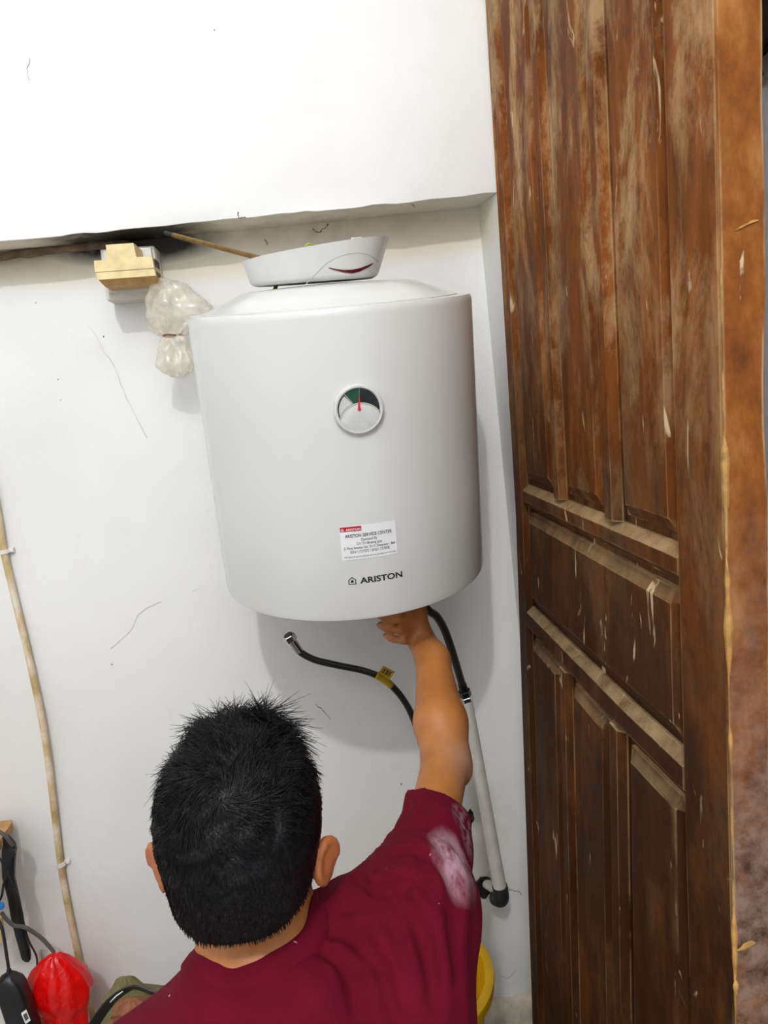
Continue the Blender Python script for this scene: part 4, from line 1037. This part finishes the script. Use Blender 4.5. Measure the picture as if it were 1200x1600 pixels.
# left arm resting on the knee
B.cone(SHL, ELL, .048, .037, .02); B.cone(ELL, WRL, .037, .026, .015)
B.cone(WRL, WRL+np.array([.03, .05, .004]), .024, .026, .015)
for i in range(4):
    k0 = WRL+np.array([.012+.017*i, .078-.006*abs(i-1.5), .010-.004*abs(i-1.5)]); k1 = k0+np.array([.006, .032, -.006]); k2 = k1+np.array([.003, .018, -.022])
    B.cone(k0, k1, .0088, .0080, .004); B.cone(k1, k2, .0080, .0068, .003)
k0 = WRL+np.array([.048, .030, .0]); k1 = k0+np.array([.026, .022, -.004]); k2 = k1+np.array([.012, .026, -.008]); B.cone(k0, k1, .0115, .0095, .006); B.cone(k1, k2, .0095, .0075, .003)
# squatting legs
for s_, kx in ((-1, -.27), (1, -.01)):
    hip = PEL+np.array([.085*s_, .01, .02]); knee = np.array([kx, .95, .345]); ank = np.array([kx+.005*s_, .80, .055]); 
    B.cone(hip, knee, .085, .057, .03); B.cone(knee, knee*.6+ank*.4+np.array([0, -.02, 0]), .054, .054, .02); B.cone(knee*.6+ank*.4+np.array([0, -.02, 0]), ank, .054, .034, .02)
    B.cone(ank+np.array([0, -.02, -.06]), ank+np.array([0, .15, -.075]), .036, .026, .02)
    for i in range(5): B.cone(ank+np.array([-.03+.015*i, .15, -.085]), ank+np.array([-.032+.016*i, .185-.006*abs(i-(1 if s_ > 0 else 3)), -.089]), .011, .009, .004)
cr = smoothpath([EAR+np.array(q_) for q_ in ((-.050, .008, -.080), (-.030, -.025, -.090), (.002, -.038, -.095), (.034, -.025, -.089), (.054, .008, -.078))], 5)
for a_, b_ in zip(cr[:-1], cr[1:]):
    d_ = b_-a_; s2, (x_, y_, z_) = B.sub(np.minimum(a_, b_)-.03, np.maximum(a_, b_)+.03)
    t_ = np.clip(((x_-a_[0])*d_[0]+(y_-a_[1])*d_[1]+(z_-a_[2])*d_[2])/(d_@d_), 0, 1)
    Dq = np.sqrt((x_-a_[0]-t_*d_[0])**2+(y_-a_[1]-t_*d_[1])**2+(z_-a_[2]-t_*d_[2])**2)
    B.f[s2] += (.0024*np.exp(-(Dq/.006)**2)).astype(np.float32)
_, g_ = B.all(); B.f = np.maximum(B.f, (FZ+.001-g_[2]))
V, Fs = B.mesh(2)
PO = np.array([-.13, .70, FZ])
man = np_obj(V, Fs, 'person', 'skin', None, PO)
tag(man, 'person in a maroon T-shirt seen from behind, reaching up under the heater', 'person')

# shirt
S = Field((-.46, .42, .10), (.24, 1.06, .90), .0040)
S.ell((-.115, .640, .60), (.180, .122, .19), .03); S.ell((-.128, .62, .36), (.168, .125, .20), .05); S.cone((-.128, .61, .30), (-.13, .60, .16), .150, .155, .05)
S.cone(NB+np.array([0, -.002, -.026]), SHL, .064, .066, .05); S.cone(NB+np.array([.01, .005, -.026]), SHR, .064, .066, .05)
S.ell((-.215, .63, .62), (.095, .08, .12), .04); S.cone((-.150, .672, .762), (-.075, .680, .768), .052, .052, .04)
S.cone(SHL, SHL*.5+ELL*.5, .064, .056, .03)
HEM = P3(686, 1260, .955); M1 = P3(672, 1335, .875); M2 = P3(650, 1412, .80)
S.cone(HEM+(HEM-M1)*.5, M1, pr(50, HEM), pr(59, M1), .01); S.cone(M1, M2, pr(59, M1), pr(84, M2), .02)
S.cone(M2, np.array([-.02, .68, .68]), pr(84, M2), .10, .03)
LAT = P3(640, 1560, .70); S.cone(M2, LAT, pr(84, M2), pr(84, LAT), .02); S.cone(LAT, np.array([-.02, .63, .50]), pr(84, LAT), .10, .04)
sl_, (X, Y, Z) = S.all()
# creases: ridges fanning out from the armhole, plus soft broad waves
ap = P3(598, 1378, .80)
dx, dy, dz = X-ap[0], Y-ap[1], Z-ap[2]
rad = np.sqrt(dx*dx+dy*dy+dz*dz)+1e-4
ang = np.arctan2(dz*.8-dy*.6, dx)
Q = np.stack([X, Y, Z], -1)
n1 = vnoise(Q*9+2.0)
S.f += (-.0040*np.abs(np.sin(ang*7+n1*2.2))**3*np.exp(-((rad-.09)/.09)**2) - .0040*vnoise(np.stack([X*20+Z*8, Y*10, Z*6-X*9], -1)) - .0014*vnoise(np.stack([X*46+Z*22, Y*20, Z*14-X*18], -1))).astype(np.float32)
# a few long drawn folds, as capsule ridges / furrows
def fold(pts, r, amt):
    for a, b in zip(pts[:-1], pts[1:]):
        a, b = np.asarray(a, float), np.asarray(b, float); m = .05; s2, (x, y, z) = S.sub(np.minimum(a, b)-m, np.maximum(a, b)+m)
        if x.size == 0: continue
        d = b-a; t_ = np.clip(((x-a[0])*d[0]+(y-a[1])*d[1]+(z-a[2])*d[2])/(d@d), 0, 1)
        D = np.sqrt((x-a[0]-t_*d[0])**2+(y-a[1]-t_*d[1])**2+(z-a[2]-t_*d[2])**2)
        S.f[s2] -= (amt*np.exp(-(D/r)**2)).astype(np.float32)
def onfield(px, py):                    # march a pixel ray to the shirt's surface
    d = RC.T @ np.array([px-CX, py-CY, F]); d /= np.linalg.norm(d)
    for t_ in np.arange(.5, 1.4, .002):
        p = CAM+d*t_; i = np.round((p-S.lo)/S.h).astype(int)
        if (i >= 0).all() and (i < S.n).all() and S.f[tuple(i)] < 0: return p
    return CAM+d*.8
for pts, r, amt in [(((512, 1452), (560, 1470), (598, 1510), (615, 1580)), .007, -.006), (((545, 1420), (600, 1400), (640, 1385)), .006, -.006), (((600, 1385), (640, 1420), (668, 1480), (680, 1560)), .008, -.006),
                    (((625, 1300), (655, 1290), (680, 1292)), .005, -.004), (((622, 1330), (660, 1332), (690, 1350), (712, 1400)), .006, -.005), (((590, 1375), (625, 1360), (662, 1372)), .006, .005),
                    (((500, 1480), (540, 1510), (560, 1580)), .008, -.004), (((470, 1520), (500, 1550), (520, 1600)), .008, .004), (((650, 1400), (680, 1440), (695, 1520)), .008, .005), (((575, 1440), (600, 1470), (625, 1560)), .007, .005),
                    (((560, 1372), (582, 1392), (612, 1398)), .005, -.005)]:
    fold([onfield(*p) for p in pts], r, amt*2.0)
# trim: sleeve hem plane, neck opening, bottom hem
h_l, h_r, h_n = P3(645, 1240, .962), P3(731, 1294, .945), P3(684, 1231, .918)
hd2 = np.cross(h_r-h_l, h_n-h_l); hd2 /= np.linalg.norm(hd2)
if hd2@(HEM-M1) < 0: hd2 = -hd2
HP = h_l
cutp = (X-HP[0])*hd2[0]+(Y-HP[1])*hd2[1]+(Z-HP[2])*hd2[2]
near = ((X-HEM[0])**2+(Y-HEM[1])**2+(Z-HEM[2])**2) < .13**2
S.f = np.where(near, np.maximum(S.f, cutp.astype(np.float32)), S.f)
na_ = EAR+np.array([0, .0, -.05])-NB; na_ /= np.linalg.norm(na_)
NC = NB+np.array([.0, .004, 0])
qx, qy, qz = X-NC[0], Y-NC[1], Z-NC[2]; tt = qx*na_[0]+qy*na_[1]+qz*na_[2]
Dn = np.sqrt(np.maximum(0, (qx-tt*na_[0])**2+(qy-tt*na_[1])**2+(qz-tt*na_[2])**2))
NRR = .0605
hole = np.maximum(Dn-NRR, -.05-tt)
S.f = np.maximum(S.f, (-hole).astype(np.float32)); S.f = np.maximum(S.f, (.165-Z).astype(np.float32))
dL = SHL*.5+ELL*.5; dl = (ELL-SHL)/np.linalg.norm(ELL-SHL)
S.f = np.maximum(S.f, np.where(((X-dL[0])**2+(Y-dL[1])**2+(Z-dL[2])**2) < .13**2, ((X-dL[0])*dl[0]+(Y-dL[1])*dl[1]+(Z-dL[2])*dl[2]-.03).astype(np.float32), -1))
V, Fs = S.mesh(1)
shirt = np_obj(V, Fs, 'shirt', 'shirt', man, PO); shirt['label'] = 'maroon cotton T-shirt with pale dust on the right shoulder'
# collar band lying on the shirt around the neck opening
cb_ = []; e1 = np.cross(na_, [1, 0, 0]); e1 /= np.linalg.norm(e1); e2 = np.cross(na_, e1)
for k in range(72):
    a = 2*math.pi*k/72; dv = e1*math.cos(a)+e2*math.sin(a); ok = None
    for t_ in np.arange(.14, -.06, -.0015):
        p = NC+dv*(NRR+.006)+na_*t_; i = np.round((p-S.lo)/S.h).astype(int)
        if (i >= 0).all() and (i < S.n).all() and S.f[tuple(i)] < 0: ok = t_; break
    cb_.append(ok if ok is not None else .0)
cb_ = np.array(cb_)
for _ in range(4): cb_ = (np.roll(cb_, 1)+cb_*2+np.roll(cb_, -1))/4
rg = []
for k in range(72):
    a = 2*math.pi*k/72; dv = e1*math.cos(a)+e2*math.sin(a); z = cb_[k]
    z2 = z-.010
    rg.append([NC+dv*(NRR-.003)+na_*(z-.030), NC+dv*(NRR-.002)+na_*(z+.006), NC+dv*(NRR+.002)+na_*(z+.009), NC+dv*(NRR+.010)+na_*(z+.004), NC+dv*(NRR+.018)+na_*(z-.003), NC+dv*(NRR+.018)+na_*(z-.030)])
mb = MB(); n_ = 6; mb.add([p for r in rg for p in r], [(k*n_+j, ((k+1) % 72)*n_+j, ((k+1) % 72)*n_+(j+1) % n_, k*n_+(j+1) % n_) for k in range(72) for j in range(n_)])
mb.build('collar', 'shirt', shirt, 60)
# trousers
T = Field((-.42, .40, FZ), (.16, 1.10, .46), .006)
T.ell(PEL+np.array([0, 0, .03]), (.180, .135, .125), .04)
for s_, kx in ((-1, -.27), (1, -.01)):
    hip = PEL+np.array([.085*s_, .01, .02]); knee = np.array([kx, .95, .345]); ank = np.array([kx+.005*s_, .80, .055])
    T.cone(hip, knee, .098, .068, .03); T.cone(knee, knee*.6+ank*.4+np.array([0, -.02, 0]), .066, .066, .02); T.cone(knee*.6+ank*.4+np.array([0, -.02, 0]), ank+np.array([0, 0, .01]), .066, .050, .02)
sl_, (X, Y, Z) = T.all(); T.f += (.004*vnoise(np.stack([X, Y, Z], -1)*16)).astype(np.float32); T.f = np.maximum(T.f, np.maximum(Z-.27-.25*np.clip((Y-.68)*3, 0, 1), FZ+.035-Z).astype(np.float32))
V, Fs = T.mesh(1); np_obj(V, Fs, 'trousers', 'trousers', man, PO)

# hair: a cropped cap over the scalp plus individual locks
def hairline(p):                         # >0 inside the hair area; p relative to EAR (… x 3)
    x, y, z = p[..., 0], p[..., 1], p[..., 2]
    back = np.clip((-y-.010)/.075, 0, 1)         # 0 at the ears, 1 at the back of the head
    lim = .012 - .046*back**.7
    lim = np.where(y > .0, .020+.75*np.clip(y-.03, 0, .2), lim)
    return z-lim
Hf = Field(EAR-np.array([.12, .13, .12]), EAR+np.array([.12, .13, .19]), .0026)
Hf.ell(HC, (.0825, .098, .088), .01)
Hf.ell(HC+np.array([.0, .015, .018]), (.068, .078, .082), .02)
Hf.ell(EAR+np.array([0, -.034, -.020]), (.066, .060, .062), .02)
sl_, (X, Y, Z) = Hf.all()
Q = np.stack([X, Y, Z], -1); rel = Q-EAR
Hf.f += ((.0030*vnoise(np.stack([X*60, Y*42, Z*42], -1)) + .002*vnoise(Q*110))*np.clip((rel[..., 2]-.0)/.06, .15, 1)).astype(np.float32)
hl = hairline(rel.astype(np.float64))
Hf.f = np.maximum(Hf.f, (-hl*.8).astype(np.float32))
Hf.f[1.5 > 2] = 0
V, Fs = Hf.mesh(1)
hair_V, hair_F = V, Fs
# locks
WH = HC+np.array([.004, -.070, .066])            # the whorl at the crown
Vs = []; Fq = []; cntv = 0
N = 21000
fi = rng.integers(0, len(hair_F), N); q = hair_V[hair_F[fi]]
nrm = np.cross(q[:, 2]-q[:, 0], q[:, 3]-q[:, 1]); nrm /= np.linalg.norm(nrm, axis=1)[:, None]+1e-9
w4 = rng.random((N, 2)); root = (q[:, 0]*(1-w4[:, :1])+q[:, 1]*w4[:, :1])*(1-w4[:, 1:])+(q[:, 3]*(1-w4[:, :1])+q[:, 2]*w4[:, :1])*w4[:, 1:]
out_ = ((root-HC)*nrm).sum(1); nrm[out_ < 0] *= -1
ok = (hairline(root-EAR) > .002) & (np.abs(out_) > .04); root, nrm = root[ok], nrm[ok]
root = root-nrm*.0004
up_f = np.clip((root[:, 2]-EAR[2]-.045)/.07, 0, 1)
ctr = np.array([.0, -.064, .062])
flow = (root-HC)-ctr
flow -= nrm*(flow*nrm).sum(1)[:, None]; fl_n = np.linalg.norm(flow, axis=1)[:, None]; flow /= fl_n+1e-6
swirl = np.cross(nrm, flow); sw_ = np.exp(-(fl_n/.045)**2)
clump = np.stack([vnoise(root*48+k*11.3) for k in range(3)], 1)
clump2 = np.stack([vnoise(root*120+k*7.7) for k in range(3)], 1)
dirn = flow + swirl*sw_*1.4 + (clump*1.0+clump2*.5)*(.15+up_f[:, None]) + rng.normal(size=root.shape)*.5*sw_; dirn -= nrm*(dirn*nrm).sum(1)[:, None]; dirn /= np.linalg.norm(dirn, axis=1)[:, None]+1e-6
front = np.clip((root[:, 1]-HC[1]-.005)/.05, 0, 1)*up_f
L = .006 + .016*up_f + .010*front + rng.random(len(root))*.006*(.15+up_f)
lift = .16 + .02*up_f + .60*front*np.abs(vnoise(root*35+9)) + .16*np.abs(vnoise(root*40+5))*up_f
NS = 5
ts = np.linspace(0, 1, NS)
wv_ = rng.normal(size=(len(root), 3))*.18 + clump*.35
for j, t_ in enumerate(ts):
    c_ = root + dirn*(L*t_)[:, None] + nrm*(L*lift*(t_ - .55*t_*t_))[:, None] + wv_*(L*t_*t_*(.35+.9*up_f))[:, None] + np.array([0, 0, -1.])*(L*.16*t_*t_)[:, None]
    side = np.cross(dirn, nrm); rr = .0008*(1-.85*t_)
    Vs.append(np.stack([c_+side*rr, c_-side*rr*.5+nrm*rr*.87, c_-side*rr*.5-nrm*rr*.87], 1))
A = np.stack(Vs, 1)                       # strands x NS x 3 x 3
ns = len(root); V2 = A.reshape(-1, 3); base = (np.arange(ns)*NS*3)[:, None]
fq = []
for j in range(NS-1):
    for k in range(3):
        fq.append(base+np.array([j*3+k, j*3+(k+1) % 3, (j+1)*3+(k+1) % 3, (j+1)*3+k]))
F2 = np.concatenate(fq)
hair = np_obj(np.concatenate([hair_V, V2]), np.concatenate([hair_F, F2+len(hair_V)]), 'hair', 'hair', man, PO)
hair['label'] = 'short tousled black hair'
